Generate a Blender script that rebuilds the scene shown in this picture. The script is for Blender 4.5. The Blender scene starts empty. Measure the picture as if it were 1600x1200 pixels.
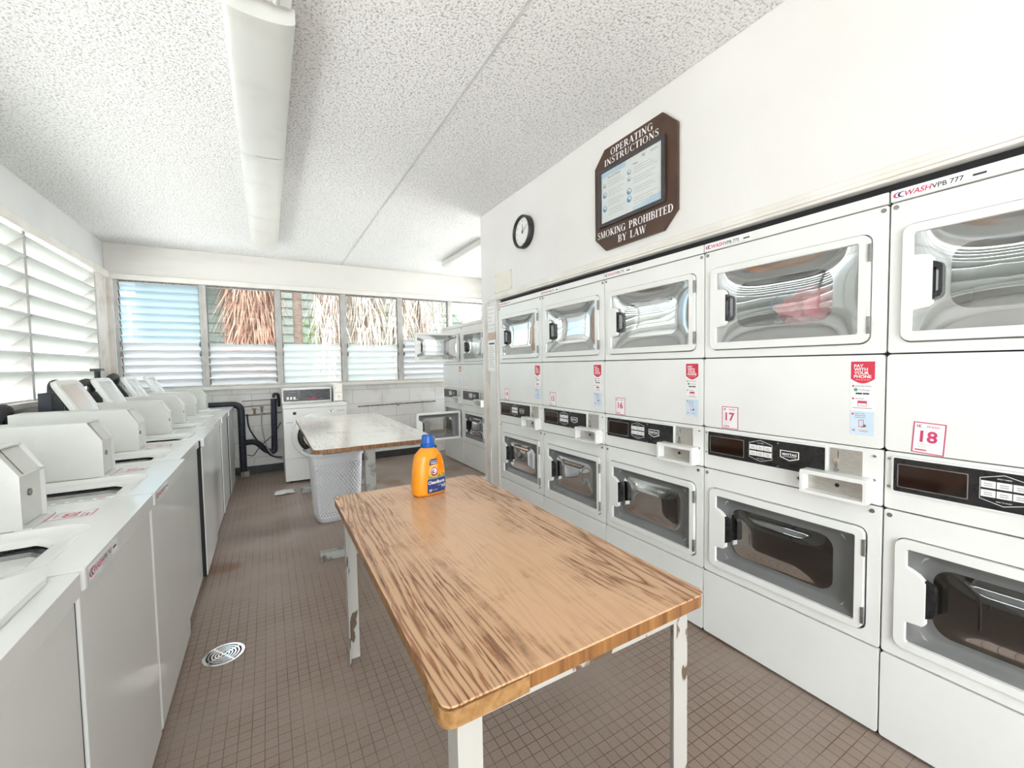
import bpy, bmesh, math, random
from mathutils import Vector, Matrix, noise
from mathutils.geometry import tessellate_polygon
PI = math.pi
R = math.radians
random.seed(7)
scene = bpy.context.scene
col = scene.collection

# ------------------------------------------------------------------ camera
cam_d = bpy.data.cameras.new('camera')
cam_d.sensor_width = 36.0
cam_d.lens = 656.9 * 36.0 / 1600.0
cam_d.clip_start = 0.02
cam = bpy.data.objects.new('camera', cam_d)
col.objects.link(cam)
yaw, pitch, roll = 0.526, -0.0455, 0.0171
fw = Vector((math.sin(yaw) * math.cos(pitch), math.cos(yaw) * math.cos(pitch), math.sin(pitch)))
r0 = Vector((math.cos(yaw), -math.sin(yaw), 0))
d0 = fw.cross(r0)
rt = math.cos(roll) * r0 + math.sin(roll) * d0
dn = -math.sin(roll) * r0 + math.cos(roll) * d0
M = Matrix((rt, -dn, -fw)).transposed().to_4x4()
M.translation = Vector((-1.8103, 0.0, 1.3284))
cam.matrix_world = M
scene.camera = cam

# ------------------------------------------------------------------ world, exposure
world = bpy.data.worlds.new('sky')
scene.world = world
world.use_nodes = True
wn = world.node_tree.nodes
bg = wn['Background']
bg.inputs[0].default_value = (0.93, 0.97, 1.0, 1)
bg.inputs[1].default_value = 6.0
vs = scene.view_settings
vs.view_transform = 'Standard'
vs.look = 'None'
vs.gamma = 1.0
vs.use_curve_mapping = False
vs.exposure = 0.70
sun_d = bpy.data.lights.new('sun', 'SUN')
sun_d.energy = 6.0
sun_d.angle = R(8)
sun_d.color = (1.0, 0.99, 0.97)
sun = bpy.data.objects.new('sun', sun_d)
sun.rotation_euler = Vector((0.10, -0.45, 0.9)).to_track_quat('Z', 'Y').to_euler()
col.objects.link(sun)

# ------------------------------------------------------------------ materials
MATS = {}


def mat(name, color, rough=0.5, metal=0.0, spec=0.5, noise_amt=0.0, noise_scale=8.0, color2=None,
        bump=0.0, bump_scale=60.0, coat=0.0, stretch=None, alpha=None, detail=4.0, ramp=None):
    if name in MATS:
        return MATS[name]
    m = bpy.data.materials.new(name)
    m.use_nodes = True
    nt = m.node_tree
    b = nt.nodes['Principled BSDF']
    b.inputs['Base Color'].default_value = (*color, 1)
    b.inputs['Roughness'].default_value = rough
    b.inputs['Metallic'].default_value = metal
    b.inputs['Specular IOR Level'].default_value = spec
    b.inputs['Coat Weight'].default_value = coat
    tc = nt.nodes.new('ShaderNodeTexCoord')
    vec = tc.outputs['Object']
    if stretch:
        mp = nt.nodes.new('ShaderNodeMapping')
        mp.inputs['Scale'].default_value = stretch
        nt.links.new(vec, mp.inputs['Vector'])
        vec = mp.outputs['Vector']
    if color2 is not None:
        n = nt.nodes.new('ShaderNodeTexNoise')
        n.inputs['Scale'].default_value = noise_scale
        n.inputs['Detail'].default_value = detail
        nt.links.new(vec, n.inputs['Vector'])
        cr = nt.nodes.new('ShaderNodeValToRGB')
        lo, hi = ramp or (0.35, 0.65)
        cr.color_ramp.elements[0].position = lo
        cr.color_ramp.elements[0].color = (*color, 1)
        cr.color_ramp.elements[1].position = hi
        cr.color_ramp.elements[1].color = (*color2, 1)
        nt.links.new(n.outputs['Fac'], cr.inputs['Fac'])
        nt.links.new(cr.outputs['Color'], b.inputs['Base Color'])
    if bump:
        n2 = nt.nodes.new('ShaderNodeTexNoise')
        n2.inputs['Scale'].default_value = bump_scale
        nt.links.new(tc.outputs['Object'], n2.inputs['Vector'])
        bp = nt.nodes.new('ShaderNodeBump')
        bp.inputs['Strength'].default_value = bump
        bp.inputs['Distance'].default_value = 0.004
        nt.links.new(n2.outputs['Fac'], bp.inputs['Height'])
        nt.links.new(bp.outputs['Normal'], b.inputs['Normal'])
    MATS[name] = m
    return m


white_enamel = mat('white_enamel', (0.80, 0.81, 0.79), 0.22, color2=(0.84, 0.85, 0.83), noise_scale=3, spec=0.5)
washer_enamel = mat('washer_enamel', (0.77, 0.79, 0.77), 0.13, color2=(0.81, 0.82, 0.80), noise_scale=2.5, spec=0.6)
beige_box = mat('painted_steel', (0.66, 0.67, 0.64), 0.45, color2=(0.72, 0.73, 0.70), noise_scale=6)
dark_seam = mat('dark_seam', (0.012, 0.012, 0.014), 0.7)
black_plastic = mat('black_plastic', (0.012, 0.012, 0.013), 0.25, color2=(0.02, 0.02, 0.022), noise_scale=40)
dark_display = mat('dark_display', (0.012, 0.006, 0.005), 0.08, color2=(0.02, 0.008, 0.006), noise_scale=12)
steel = mat('brushed_steel', (0.52, 0.49, 0.45), 0.38, 0.85, color2=(0.62, 0.6, 0.56), noise_scale=30, stretch=(1, 1, 8))
dark_steel = mat('dull_steel', (0.25, 0.25, 0.25), 0.45, 0.8, color2=(0.35, 0.35, 0.34), noise_scale=30)
chrome = mat('chrome', (0.8, 0.8, 0.8), 0.12, 1.0, bump=0.25, bump_scale=9)
drum_steel = mat('drum_steel', (0.55, 0.53, 0.50), 0.45, 0.3, color2=(0.45, 0.43, 0.40), noise_scale=6)
liner = mat('galvanised_liner', (0.36, 0.36, 0.35), 0.5, 0.2, color2=(0.42, 0.42, 0.41), noise_scale=6)
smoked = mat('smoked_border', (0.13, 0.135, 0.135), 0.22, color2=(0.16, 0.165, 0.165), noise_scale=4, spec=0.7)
smoked_lit = mat('lit_smoked_border', (0.42, 0.43, 0.43), 0.09, 0.75, color2=(0.48, 0.49, 0.49), noise_scale=4)  # lighter copy of the smoked border, bright reflections put into its colour
red_ink = mat('red_ink', (0.62, 0.02, 0.06), 0.35, color2=(0.68, 0.03, 0.07), noise_scale=30)
pink_ink = mat('crimson_ink', (0.55, 0.04, 0.13), 0.4, color2=(0.62, 0.06, 0.16), noise_scale=40)
black_ink = mat('black_ink', (0.02, 0.02, 0.025), 0.5, color2=(0.035, 0.035, 0.04), noise_scale=40)
grey_ink = mat('grey_ink', (0.32, 0.32, 0.34), 0.5, color2=(0.4, 0.4, 0.42), noise_scale=40)
blue_ink = mat('blue_ink', (0.08, 0.30, 0.50), 0.5, color2=(0.13, 0.38, 0.58), noise_scale=40)
green_ink = mat('green_ink', (0.08, 0.35, 0.2), 0.5, color2=(0.1, 0.42, 0.25), noise_scale=40)
paper = mat('sticker_paper', (0.85, 0.85, 0.85), 0.4, color2=(0.88, 0.88, 0.87), noise_scale=10)
pale_blue = mat('pale_blue_paper', (0.55, 0.70, 0.84), 0.4, color2=(0.68, 0.79, 0.88), noise_scale=12)
worn_paper = mat('worn_paper', (0.82, 0.81, 0.78), 0.7, color2=(0.72, 0.69, 0.63), noise_scale=9)
wall_paint = mat('wall_paint', (0.76, 0.75, 0.725), 0.55, color2=(0.80, 0.79, 0.77), noise_scale=1.6, bump=0.5, bump_scale=14)
trim_paint = mat('trim_paint', (0.74, 0.71, 0.65), 0.5, color2=(0.83, 0.81, 0.77), noise_scale=5, stretch=(1, 1, 1), detail=8)
grimy_paint = mat('grimy_paint', (0.72, 0.68, 0.63), 0.6, color2=(0.50, 0.43, 0.36), noise_scale=5, ramp=(0.45, 0.75), detail=9)
beam_paint = mat('beam_paint', (0.75, 0.73, 0.70), 0.5, color2=(0.62, 0.59, 0.55), noise_scale=2.0, ramp=(0.48, 0.8), detail=8, stretch=(0.5, 1, 2.2))
left_paint = mat('grey_white_paint', (0.72, 0.73, 0.72), 0.5, color2=(0.77, 0.78, 0.77), noise_scale=2)
frame_alu = mat('window_aluminium', (0.52, 0.51, 0.49), 0.45, 0.2, color2=(0.42, 0.41, 0.39), noise_scale=9)
dark_clip = mat('louvre_clip', (0.10, 0.10, 0.10), 0.5, 0.3, color2=(0.3, 0.3, 0.29), noise_scale=60)
black_base = mat('black_rubber_base', (0.012, 0.014, 0.014), 0.45, color2=(0.03, 0.03, 0.03), noise_scale=10)
pipe_blue = mat('pipe_insulation', (0.010, 0.014, 0.024), 0.5, color2=(0.022, 0.026, 0.04), noise_scale=20)
hose_grey = mat('grey_hose', (0.35, 0.35, 0.34), 0.5, color2=(0.45, 0.45, 0.43), noise_scale=20)
hose_black = mat('black_hose', (0.015, 0.015, 0.017), 0.5, color2=(0.03, 0.03, 0.032), noise_scale=20, bump=0.3)
rust_iron = mat('rusty_pipe', (0.20, 0.17, 0.14), 0.7, 0.3, color2=(0.42, 0.39, 0.35), noise_scale=18)
brass = mat('brass_valve', (0.35, 0.25, 0.14), 0.5, 0.7, color2=(0.25, 0.16, 0.1), noise_scale=40)
leg_paint = mat('chipped_leg_paint', (0.44, 0.43, 0.395), 0.5, color2=(0.12, 0.08, 0.05), noise_scale=11, ramp=(0.575, 0.60), detail=12, stretch=(1.6, 1.6, 0.6))
leg_steel = mat('worn_leg_steel', (0.40, 0.41, 0.39), 0.5, 0.3, color2=(0.12, 0.10, 0.08), noise_scale=13, ramp=(0.52, 0.7), detail=12)
particle = mat('particle_board', (0.24, 0.115, 0.035), 0.8, color2=(0.36, 0.20, 0.07), noise_scale=60, bump=0.8, bump_scale=120)
basket_plastic = mat('basket_plastic', (0.72, 0.73, 0.76), 0.35, color2=(0.76, 0.77, 0.79), noise_scale=5)
fix_metal = mat('fixture_enamel', (0.80, 0.80, 0.78), 0.4, color2=(0.74, 0.74, 0.71), noise_scale=5)
fix_lens = mat('fixture_lens', (0.68, 0.69, 0.66), 0.25, color2=(0.58, 0.58, 0.54), noise_scale=4, ramp=(0.5, 0.85), detail=8)
sign_wood = mat('brown_sign_board', (0.055, 0.026, 0.016), 0.45, color2=(0.085, 0.042, 0.026), noise_scale=7)
sign_frame = mat('dark_frame', (0.045, 0.042, 0.044), 0.35, color2=(0.06, 0.057, 0.058), noise_scale=20)
white_letter = mat('white_letter', (0.85, 0.85, 0.84), 0.5, color2=(0.88, 0.88, 0.87), noise_scale=30)
clock_black = mat('clock_rim', (0.018, 0.016, 0.015), 0.35, color2=(0.03, 0.028, 0.026), noise_scale=20)
cream_plate = mat('cream_plate', (0.76, 0.73, 0.63), 0.5, color2=(0.80, 0.78, 0.70), noise_scale=9)
bottle_orange = mat('orange_plastic', (0.90, 0.32, 0.012), 0.28, color2=(0.92, 0.35, 0.018), noise_scale=4)
cap_blue = mat('blue_plastic', (0.006, 0.10, 0.45), 0.3, color2=(0.008, 0.12, 0.5), noise_scale=6)
navy = mat('navy_label', (0.02, 0.035, 0.16), 0.3, color2=(0.03, 0.05, 0.21), noise_scale=30)
label_yellow = mat('yellow_label', (0.90, 0.52, 0.04), 0.3, color2=(0.92, 0.62, 0.1), noise_scale=30)
label_green = mat('olive_label', (0.33, 0.36, 0.12), 0.3, color2=(0.2, 0.27, 0.15), noise_scale=50)
logo_red = mat('logo_red', (0.45, 0.02, 0.02), 0.3, color2=(0.5, 0.03, 0.03), noise_scale=30)
cloth_pink = mat('pink_cloth', (0.88, 0.22, 0.27), 0.9, color2=(0.92, 0.40, 0.44), noise_scale=14)
cloth_blue = mat('blue_cloth', (0.18, 0.32, 0.55), 0.9, color2=(0.45, 0.55, 0.68), noise_scale=10)
cloth_white = mat('pale_cloth', (0.68, 0.68, 0.66), 0.9, color2=(0.55, 0.36, 0.34), noise_scale=12, ramp=(0.5, 0.75))
cloth_green = mat('green_grey_cloth', (0.42, 0.48, 0.42), 0.9, color2=(0.55, 0.6, 0.55), noise_scale=12)
ext_concrete = mat('pale_paving', (0.62, 0.61, 0.58), 0.9, color2=(0.7, 0.69, 0.66), noise_scale=2)
ext_white = mat('exterior_white', (0.5, 0.53, 0.54), 0.8, color2=(0.44, 0.47, 0.48), noise_scale=1.5)
ext_bluewhite = mat('exterior_pale_blue', (0.22, 0.31, 0.36), 0.8, color2=(0.27, 0.36, 0.41), noise_scale=1)
ext_siding = mat('grey_green_siding', (0.080, 0.088, 0.076), 0.8, color2=(0.105, 0.115, 0.10), noise_scale=3)
ext_dark = mat('dark_window_glass', (0.03, 0.035, 0.04), 0.2, color2=(0.05, 0.055, 0.06), noise_scale=3)
palm_trunk = mat('palm_trunk', (0.26, 0.175, 0.14), 0.95, color2=(0.15, 0.11, 0.09), noise_scale=10, stretch=(1, 1, 4), bump=0.8, bump_scale=30)
frond_brown = mat('dry_frond_brown', (0.16, 0.065, 0.038), 0.9, color2=(0.36, 0.21, 0.15), noise_scale=2.5)
frond_pale = mat('dry_frond_pale', (0.36, 0.27, 0.21), 0.9, color2=(0.58, 0.50, 0.43), noise_scale=2.5)
leaf_green = mat('green_leaf', (0.08, 0.20, 0.02), 0.6, color2=(0.14, 0.28, 0.04), noise_scale=6)
leaf_dull = mat('grey_green_leaf', (0.09, 0.14, 0.07), 0.6, color2=(0.18, 0.24, 0.14), noise_scale=6)
sponge = mat('tissue_paper', (0.82, 0.82, 0.8), 0.8, color2=(0.7, 0.7, 0.68), noise_scale=30)


def glass_mat(name, tint, gloss, rough=0.02, gcol=(0.9, 0.92, 0.93), k=0.7):
    m = bpy.data.materials.new(name)
    m.use_nodes = True
    nt = m.node_tree
    nt.nodes.clear()
    out = nt.nodes.new('ShaderNodeOutputMaterial')
    tr = nt.nodes.new('ShaderNodeBsdfTransparent')
    n = nt.nodes.new('ShaderNodeTexNoise')
    tc = nt.nodes.new('ShaderNodeTexCoord')
    nt.links.new(tc.outputs['Object'], n.inputs['Vector'])
    n.inputs['Scale'].default_value = 3
    mx = nt.nodes.new('ShaderNodeMix')
    mx.data_type = 'RGBA'
    mx.inputs[6].default_value = (*[c * 0.96 for c in tint], 1)
    mx.inputs[7].default_value = (*tint, 1)
    nt.links.new(n.outputs['Fac'], mx.inputs[0])
    nt.links.new(mx.outputs[2], tr.inputs[0])
    gl = nt.nodes.new('ShaderNodeBsdfGlossy')
    gl.inputs['Color'].default_value = (*gcol, 1)
    gl.inputs['Roughness'].default_value = rough
    lw = nt.nodes.new('ShaderNodeLayerWeight')
    lw.inputs[0].default_value = 0.35
    ma = nt.nodes.new('ShaderNodeMath')
    ma.operation = 'MULTIPLY_ADD'
    ma.inputs[1].default_value = k
    ma.inputs[2].default_value = gloss
    ma.use_clamp = True
    nt.links.new(lw.outputs['Fresnel'], ma.inputs[0])
    mix = nt.nodes.new('ShaderNodeMixShader')
    nt.links.new(ma.outputs[0], mix.inputs[0])
    nt.links.new(tr.outputs[0], mix.inputs[1])
    nt.links.new(gl.outputs[0], mix.inputs[2])
    nt.links.new(mix.outputs[0], out.inputs[0])
    return m


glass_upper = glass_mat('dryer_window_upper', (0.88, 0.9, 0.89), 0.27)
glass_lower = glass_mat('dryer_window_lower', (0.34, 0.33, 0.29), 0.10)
glass_clear = glass_mat('louvre_glass', (0.93, 0.96, 0.96), 0.02)
glass_frame = glass_mat('frame_glass', (0.97, 0.98, 0.98), 0.0, k=0.12)


def milky(name, c, tcol, a, rough=0.5):
    m = bpy.data.materials.new(name)
    m.use_nodes = True
    nt = m.node_tree
    nt.nodes.clear()
    out = nt.nodes.new('ShaderNodeOutputMaterial')
    df = nt.nodes.new('ShaderNodeBsdfPrincipled')
    df.inputs['Roughness'].default_value = rough
    n = nt.nodes.new('ShaderNodeTexNoise')
    n.inputs['Scale'].default_value = 4
    tc = nt.nodes.new('ShaderNodeTexCoord')
    nt.links.new(tc.outputs['Object'], n.inputs['Vector'])
    cr = nt.nodes.new('ShaderNodeValToRGB')
    cr.color_ramp.elements[0].color = (*[x * 0.94 for x in c], 1)
    cr.color_ramp.elements[1].color = (*c, 1)
    nt.links.new(n.outputs['Fac'], cr.inputs[0])
    nt.links.new(cr.outputs[0], df.inputs['Base Color'])
    tl = nt.nodes.new('ShaderNodeBsdfTranslucent')
    tl.inputs[0].default_value = (*tcol, 1)
    m1 = nt.nodes.new('ShaderNodeMixShader')
    m1.inputs[0].default_value = 0.6
    nt.links.new(df.outputs[0], m1.inputs[1])
    nt.links.new(tl.outputs[0], m1.inputs[2])
    tr = nt.nodes.new('ShaderNodeBsdfTransparent')
    m2 = nt.nodes.new('ShaderNodeMixShader')
    m2.inputs[0].default_value = a
    nt.links.new(m1.outputs[0], m2.inputs[1])
    nt.links.new(tr.outputs[0], m2.inputs[2])
    nt.links.new(m2.outputs[0], out.inputs[0])
    return m


slat_blue = milky('frosted_blue_slat', (0.66, 0.76, 0.82), (0.46, 0.58, 0.64), 0.35)
slat_white = milky('white_slat', (0.86, 0.87, 0.88), (0.66, 0.68, 0.69), 0.0)
slat_milky = milky('milky_slat', (0.80, 0.86, 0.86), (0.50, 0.57, 0.57), 0.45)
slat_left = milky('painted_louvre_slat', (0.78, 0.79, 0.76), (0.54, 0.55, 0.53), 0.0)


# ---- larger procedural surfaces
def floor_mat():
    m = bpy.data.materials.new('brown_mosaic_tile')
    m.use_nodes = True
    nt = m.node_tree
    L = nt.links
    b = nt.nodes['Principled BSDF']
    tc = nt.nodes.new('ShaderNodeTexCoord')
    br = nt.nodes.new('ShaderNodeTexBrick')
    br.offset = 0.0
    br.squash = 1.0
    br.inputs['Scale'].default_value = 1.0
    br.inputs['Brick Width'].default_value = 0.0415
    br.inputs['Row Height'].default_value = 0.0415
    br.inputs['Mortar Size'].default_value = 0.0018
    br.inputs['Mortar Smooth'].default_value = 0.3
    br.inputs['Color1'].default_value = (0.285, 0.215, 0.175, 1)
    br.inputs['Color2'].default_value = (0.31, 0.235, 0.195, 1)
    br.inputs['Mortar'].default_value = (0.125, 0.083, 0.062, 1)
    L.new(tc.outputs['Object'], br.inputs['Vector'])
    # faded grout and pale wear
    n = nt.nodes.new('ShaderNodeTexNoise')
    n.inputs['Scale'].default_value = 1.7
    n.inputs['Detail'].default_value = 6
    L.new(tc.outputs['Object'], n.inputs['Vector'])
    cr = nt.nodes.new('ShaderNodeValToRGB')
    cr.color_ramp.elements[0].position = 0.42
    cr.color_ramp.elements[1].position = 0.62
    L.new(n.outputs['Fac'], cr.inputs[0])
    wear = nt.nodes.new('ShaderNodeMix')
    wear.data_type = 'RGBA'
    wear.inputs[7].default_value = (0.335, 0.268, 0.228, 1)
    mul = nt.nodes.new('ShaderNodeMath')
    mul.operation = 'MULTIPLY'
    mul.inputs[1].default_value = 0.88
    L.new(cr.outputs[0], mul.inputs[0])
    L.new(mul.outputs[0], wear.inputs[0])
    L.new(br.outputs['Color'], wear.inputs[6])
    # reddish wet patches
    n2 = nt.nodes.new('ShaderNodeTexNoise')
    n2.inputs['Scale'].default_value = 1.1
    n2.inputs['Detail'].default_value = 3
    mp = nt.nodes.new('ShaderNodeMapping')
    mp.inputs['Location'].default_value = (3.1, 1.7, 0)
    L.new(tc.outputs['Object'], mp.inputs[0])
    L.new(mp.outputs[0], n2.inputs['Vector'])
    cr2 = nt.nodes.new('ShaderNodeValToRGB')
    cr2.color_ramp.elements[0].position = 0.60
    cr2.color_ramp.elements[1].position = 0.66
    L.new(n2.outputs['Fac'], cr2.inputs[0])
    wet = nt.nodes.new('ShaderNodeMix')
    wet.data_type = 'RGBA'
    wet.blend_type = 'MULTIPLY'
    wet.inputs[7].default_value = (0.72, 0.55, 0.45, 1)
    L.new(cr2.outputs[0], wet.inputs[0])
    L.new(wear.outputs[2], wet.inputs[6])
    # fine speckle
    n3 = nt.nodes.new('ShaderNodeTexNoise')
    n3.inputs['Scale'].default_value = 160
    L.new(tc.outputs['Object'], n3.inputs['Vector'])
    mr = nt.nodes.new('ShaderNodeMapRange')
    mr.inputs['To Min'].default_value = 0.75
    mr.inputs['To Max'].default_value = 1.25
    L.new(n3.outputs['Fac'], mr.inputs[0])
    sp = nt.nodes.new('ShaderNodeMix')
    sp.data_type = 'RGBA'
    sp.blend_type = 'MULTIPLY'
    sp.inputs[0].default_value = 1.0
    L.new(wet.outputs[2], sp.inputs[6])
    L.new(mr.outputs[0], sp.inputs[7])
    L.new(sp.outputs[2], b.inputs['Base Color'])
    rr = nt.nodes.new('ShaderNodeMapRange')
    rr.inputs['From Min'].default_value = 0.3
    rr.inputs['From Max'].default_value = 0.7
    rr.inputs['To Min'].default_value = 0.28
    rr.inputs['To Max'].default_value = 0.5
    L.new(n2.outputs['Fac'], rr.inputs[0])
    L.new(rr.outputs[0], b.inputs['Roughness'])
    bp = nt.nodes.new('ShaderNodeBump')
    bp.invert = True
    bp.inputs['Strength'].default_value = 0.45
    bp.inputs['Distance'].default_value = 0.002
    L.new(br.outputs['Fac'], bp.inputs['Height'])
    bp2 = nt.nodes.new('ShaderNodeBump')
    bp2.inputs['Strength'].default_value = 0.12
    bp2.inputs['Distance'].default_value = 0.01
    n4 = nt.nodes.new('ShaderNodeTexNoise')
    n4.inputs['Scale'].default_value = 14
    L.new(tc.outputs['Object'], n4.inputs['Vector'])
    L.new(n4.outputs['Fac'], bp2.inputs['Height'])
    L.new(bp.outputs[0], bp2.inputs['Normal'])
    L.new(bp2.outputs[0], b.inputs['Normal'])
    return m


def block_mat():
    m = bpy.data.materials.new('painted_concrete_block')
    m.use_nodes = True
    nt = m.node_tree
    L = nt.links
    b = nt.nodes['Principled BSDF']
    tc = nt.nodes.new('ShaderNodeTexCoord')
    mp = nt.nodes.new('ShaderNodeMapping')
    mp.inputs['Rotation'].default_value = (R(90), 0, 0)
    sx = nt.nodes.new('ShaderNodeSeparateXYZ')
    L.new(tc.outputs['Object'], sx.inputs[0])
    cx = nt.nodes.new('ShaderNodeCombineXYZ')
    ad = nt.nodes.new('ShaderNodeMath')
    ad.operation = 'ADD'
    L.new(sx.outputs[0], ad.inputs[0])
    L.new(sx.outputs[1], ad.inputs[1])
    L.new(ad.outputs[0], cx.inputs[0])
    L.new(sx.outputs[2], cx.inputs[1])
    br = nt.nodes.new('ShaderNodeTexBrick')
    br.inputs['Scale'].default_value = 1.0
    br.inputs['Brick Width'].default_value = 0.405
    br.inputs['Row Height'].default_value = 0.203
    br.inputs['Mortar Size'].default_value = 0.004
    br.inputs['Mortar Smooth'].default_value = 0.5
    br.inputs['Color1'].default_value = (0.78, 0.77, 0.74, 1)
    br.inputs['Color2'].default_value = (0.82, 0.81, 0.79, 1)
    br.inputs['Mortar'].default_value = (0.56, 0.54, 0.50, 1)
    L.new(cx.outputs[0], br.inputs['Vector'])
    n = nt.nodes.new('ShaderNodeTexNoise')
    n.inputs['Scale'].default_value = 3
    n.inputs['Detail'].default_value = 9
    L.new(tc.outputs['Object'], n.inputs['Vector'])
    cr = nt.nodes.new('ShaderNodeValToRGB')
    cr.color_ramp.elements[0].position = 0.5
    cr.color_ramp.elements[0].color = (1, 1, 1, 1)
    cr.color_ramp.elements[1].position = 0.8
    cr.color_ramp.elements[1].color = (0.70, 0.66, 0.60, 1)
    L.new(n.outputs['Fac'], cr.inputs[0])
    mx = nt.nodes.new('ShaderNodeMix')
    mx.data_type = 'RGBA'
    mx.blend_type = 'MULTIPLY'
    mx.inputs[0].default_value = 1
    L.new(br.outputs['Color'], mx.inputs[6])
    L.new(cr.outputs[0], mx.inputs[7])
    L.new(mx.outputs[2], b.inputs['Base Color'])
    b.inputs['Roughness'].default_value = 0.5
    bp = nt.nodes.new('ShaderNodeBump')
    bp.invert = True
    bp.inputs['Strength'].default_value = 0.6
    bp.inputs['Distance'].default_value = 0.006
    L.new(br.outputs['Fac'], bp.inputs['Height'])
    L.new(bp.outputs[0], b.inputs['Normal'])
    return m


def ceiling_mat():
    m = bpy.data.materials.new('popcorn_ceiling')
    m.use_nodes = True
    nt = m.node_tree
    L = nt.links
    b = nt.nodes['Principled BSDF']
    tc = nt.nodes.new('ShaderNodeTexCoord')
    v = nt.nodes.new('ShaderNodeTexNoise')
    v.inputs['Scale'].default_value = 85
    v.inputs['Detail'].default_value = 3
    v.inputs['Roughness'].default_value = 0.6
    L.new(tc.outputs['Object'], v.inputs['Vector'])
    cr = nt.nodes.new('ShaderNodeValToRGB')
    cr.color_ramp.elements[0].position = 0.37
    cr.color_ramp.elements[0].color = (0.52, 0.52, 0.51, 1)
    cr.color_ramp.elements[1].position = 0.47
    cr.color_ramp.elements[1].color = (0.90, 0.90, 0.89, 1)
    L.new(v.outputs['Fac'], cr.inputs[0])
    L.new(cr.outputs[0], b.inputs['Base Color'])
    b.inputs['Roughness'].default_value = 0.9
    bp = nt.nodes.new('ShaderNodeBump')
    bp.inputs['Strength'].default_value = 0.9
    bp.inputs['Distance'].default_value = 0.012
    L.new(v.outputs['Fac'], bp.inputs['Height'])
    L.new(bp.outputs[0], b.inputs['Normal'])
    return m


def wood_mat(name, c1, c2, c3, rough, seed=0.0, faded=0.0):
    m = bpy.data.materials.new(name)
    m.use_nodes = True
    nt = m.node_tree
    L = nt.links
    b = nt.nodes['Principled BSDF']
    tc = nt.nodes.new('ShaderNodeTexCoord')
    mp = nt.nodes.new('ShaderNodeMapping')
    mp.inputs['Location'].default_value = (seed, seed * 2.0, 0)
    mp.inputs['Scale'].default_value = (1, 0.075, 1)
    L.new(tc.outputs['Object'], mp.inputs[0])
    n = nt.nodes.new('ShaderNodeTexNoise')
    n.inputs['Scale'].default_value = 5.5
    n.inputs['Detail'].default_value = 2.0
    L.new(mp.outputs[0], n.inputs['Vector'])
    ml = nt.nodes.new('ShaderNodeMath')
    ml.operation = 'MULTIPLY'
    ml.inputs[1].default_value = 50
    L.new(n.outputs['Fac'], ml.inputs[0])
    fr = nt.nodes.new('ShaderNodeMath')
    fr.operation = 'PINGPONG'
    fr.inputs[1].default_value = 1.0
    L.new(ml.outputs[0], fr.inputs[0])
    cr = nt.nodes.new('ShaderNodeValToRGB')
    e = cr.color_ramp.elements
    e[0].position = 0.0
    e[0].color = (*c3, 1)
    e[1].position = 1.0
    e[1].color = (*c1, 1)
    e2 = cr.color_ramp.elements.new(0.22)
    e2.color = (*c2, 1)
    e3 = cr.color_ramp.elements.new(0.5)
    e3.color = (*c1, 1)
    L.new(fr.outputs[0], cr.inputs[0])
    # short pores
    mp2 = nt.nodes.new('ShaderNodeMapping')
    mp2.inputs['Scale'].default_value = (1, 0.06, 1)
    L.new(tc.outputs['Object'], mp2.inputs[0])
    n2 = nt.nodes.new('ShaderNodeTexNoise')
    n2.inputs['Scale'].default_value = 150
    n2.inputs['Detail'].default_value = 2
    L.new(mp2.outputs[0], n2.inputs['Vector'])
    cr2 = nt.nodes.new('ShaderNodeValToRGB')
    cr2.color_ramp.elements[0].position = 0.38
    cr2.color_ramp.elements[0].color = (*c2, 1)
    cr2.color_ramp.elements[1].position = 0.47
    cr2.color_ramp.elements[1].color = (1, 1, 1, 1)
    L.new(n2.outputs['Fac'], cr2.inputs[0])
    mx = nt.nodes.new('ShaderNodeMix')
    mx.data_type = 'RGBA'
    mx.blend_type = 'MULTIPLY'
    mx.inputs[0].default_value = 0.8
    L.new(cr.outputs[0], mx.inputs[6])
    L.new(cr2.outputs[0], mx.inputs[7])
    # worn, blotchy centre where the print has rubbed away
    n3 = nt.nodes.new('ShaderNodeTexNoise')
    n3.inputs['Scale'].default_value = 4.5
    n3.inputs['Detail'].default_value = 9
    n3.inputs['Roughness'].default_value = 0.7
    L.new(tc.outputs['Object'], n3.inputs['Vector'])
    sx = nt.nodes.new('ShaderNodeSeparateXYZ')
    L.new(tc.outputs['Object'], sx.inputs[0])
    ab = nt.nodes.new('ShaderNodeMath')
    ab.operation = 'ABSOLUTE'
    L.new(sx.outputs[0], ab.inputs[0])
    mr = nt.nodes.new('ShaderNodeMapRange')
    mr.inputs['From Min'].default_value = 0.10
    mr.inputs['From Max'].default_value = 0.33
    mr.inputs['To Min'].default_value = 0.16
    mr.inputs['To Max'].default_value = -0.16
    L.new(ab.outputs[0], mr.inputs[0])
    ad = nt.nodes.new('ShaderNodeMath')
    ad.operation = 'ADD'
    L.new(n3.outputs['Fac'], ad.inputs[0])
    L.new(mr.outputs[0], ad.inputs[1])
    cr3 = nt.nodes.new('ShaderNodeValToRGB')
    cr3.color_ramp.elements[0].position = 0.44
    cr3.color_ramp.elements[0].color = (0, 0, 0, 1)
    cr3.color_ramp.elements[1].position = 0.66
    cr3.color_ramp.elements[1].color = (0.85, 0.85, 0.85, 1)
    L.new(ad.outputs[0], cr3.inputs[0])
    mx2 = nt.nodes.new('ShaderNodeMix')
    mx2.data_type = 'RGBA'
    mx2.inputs[7].default_value = (*[min(1, x * 1.13) for x in c1], 1)
    L.new(cr3.outputs[0], mx2.inputs[0])
    L.new(mx.outputs[2], mx2.inputs[6])
    L.new(mx2.outputs[2], b.inputs['Base Color'])
    b.inputs['Roughness'].default_value = rough
    return m


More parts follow.
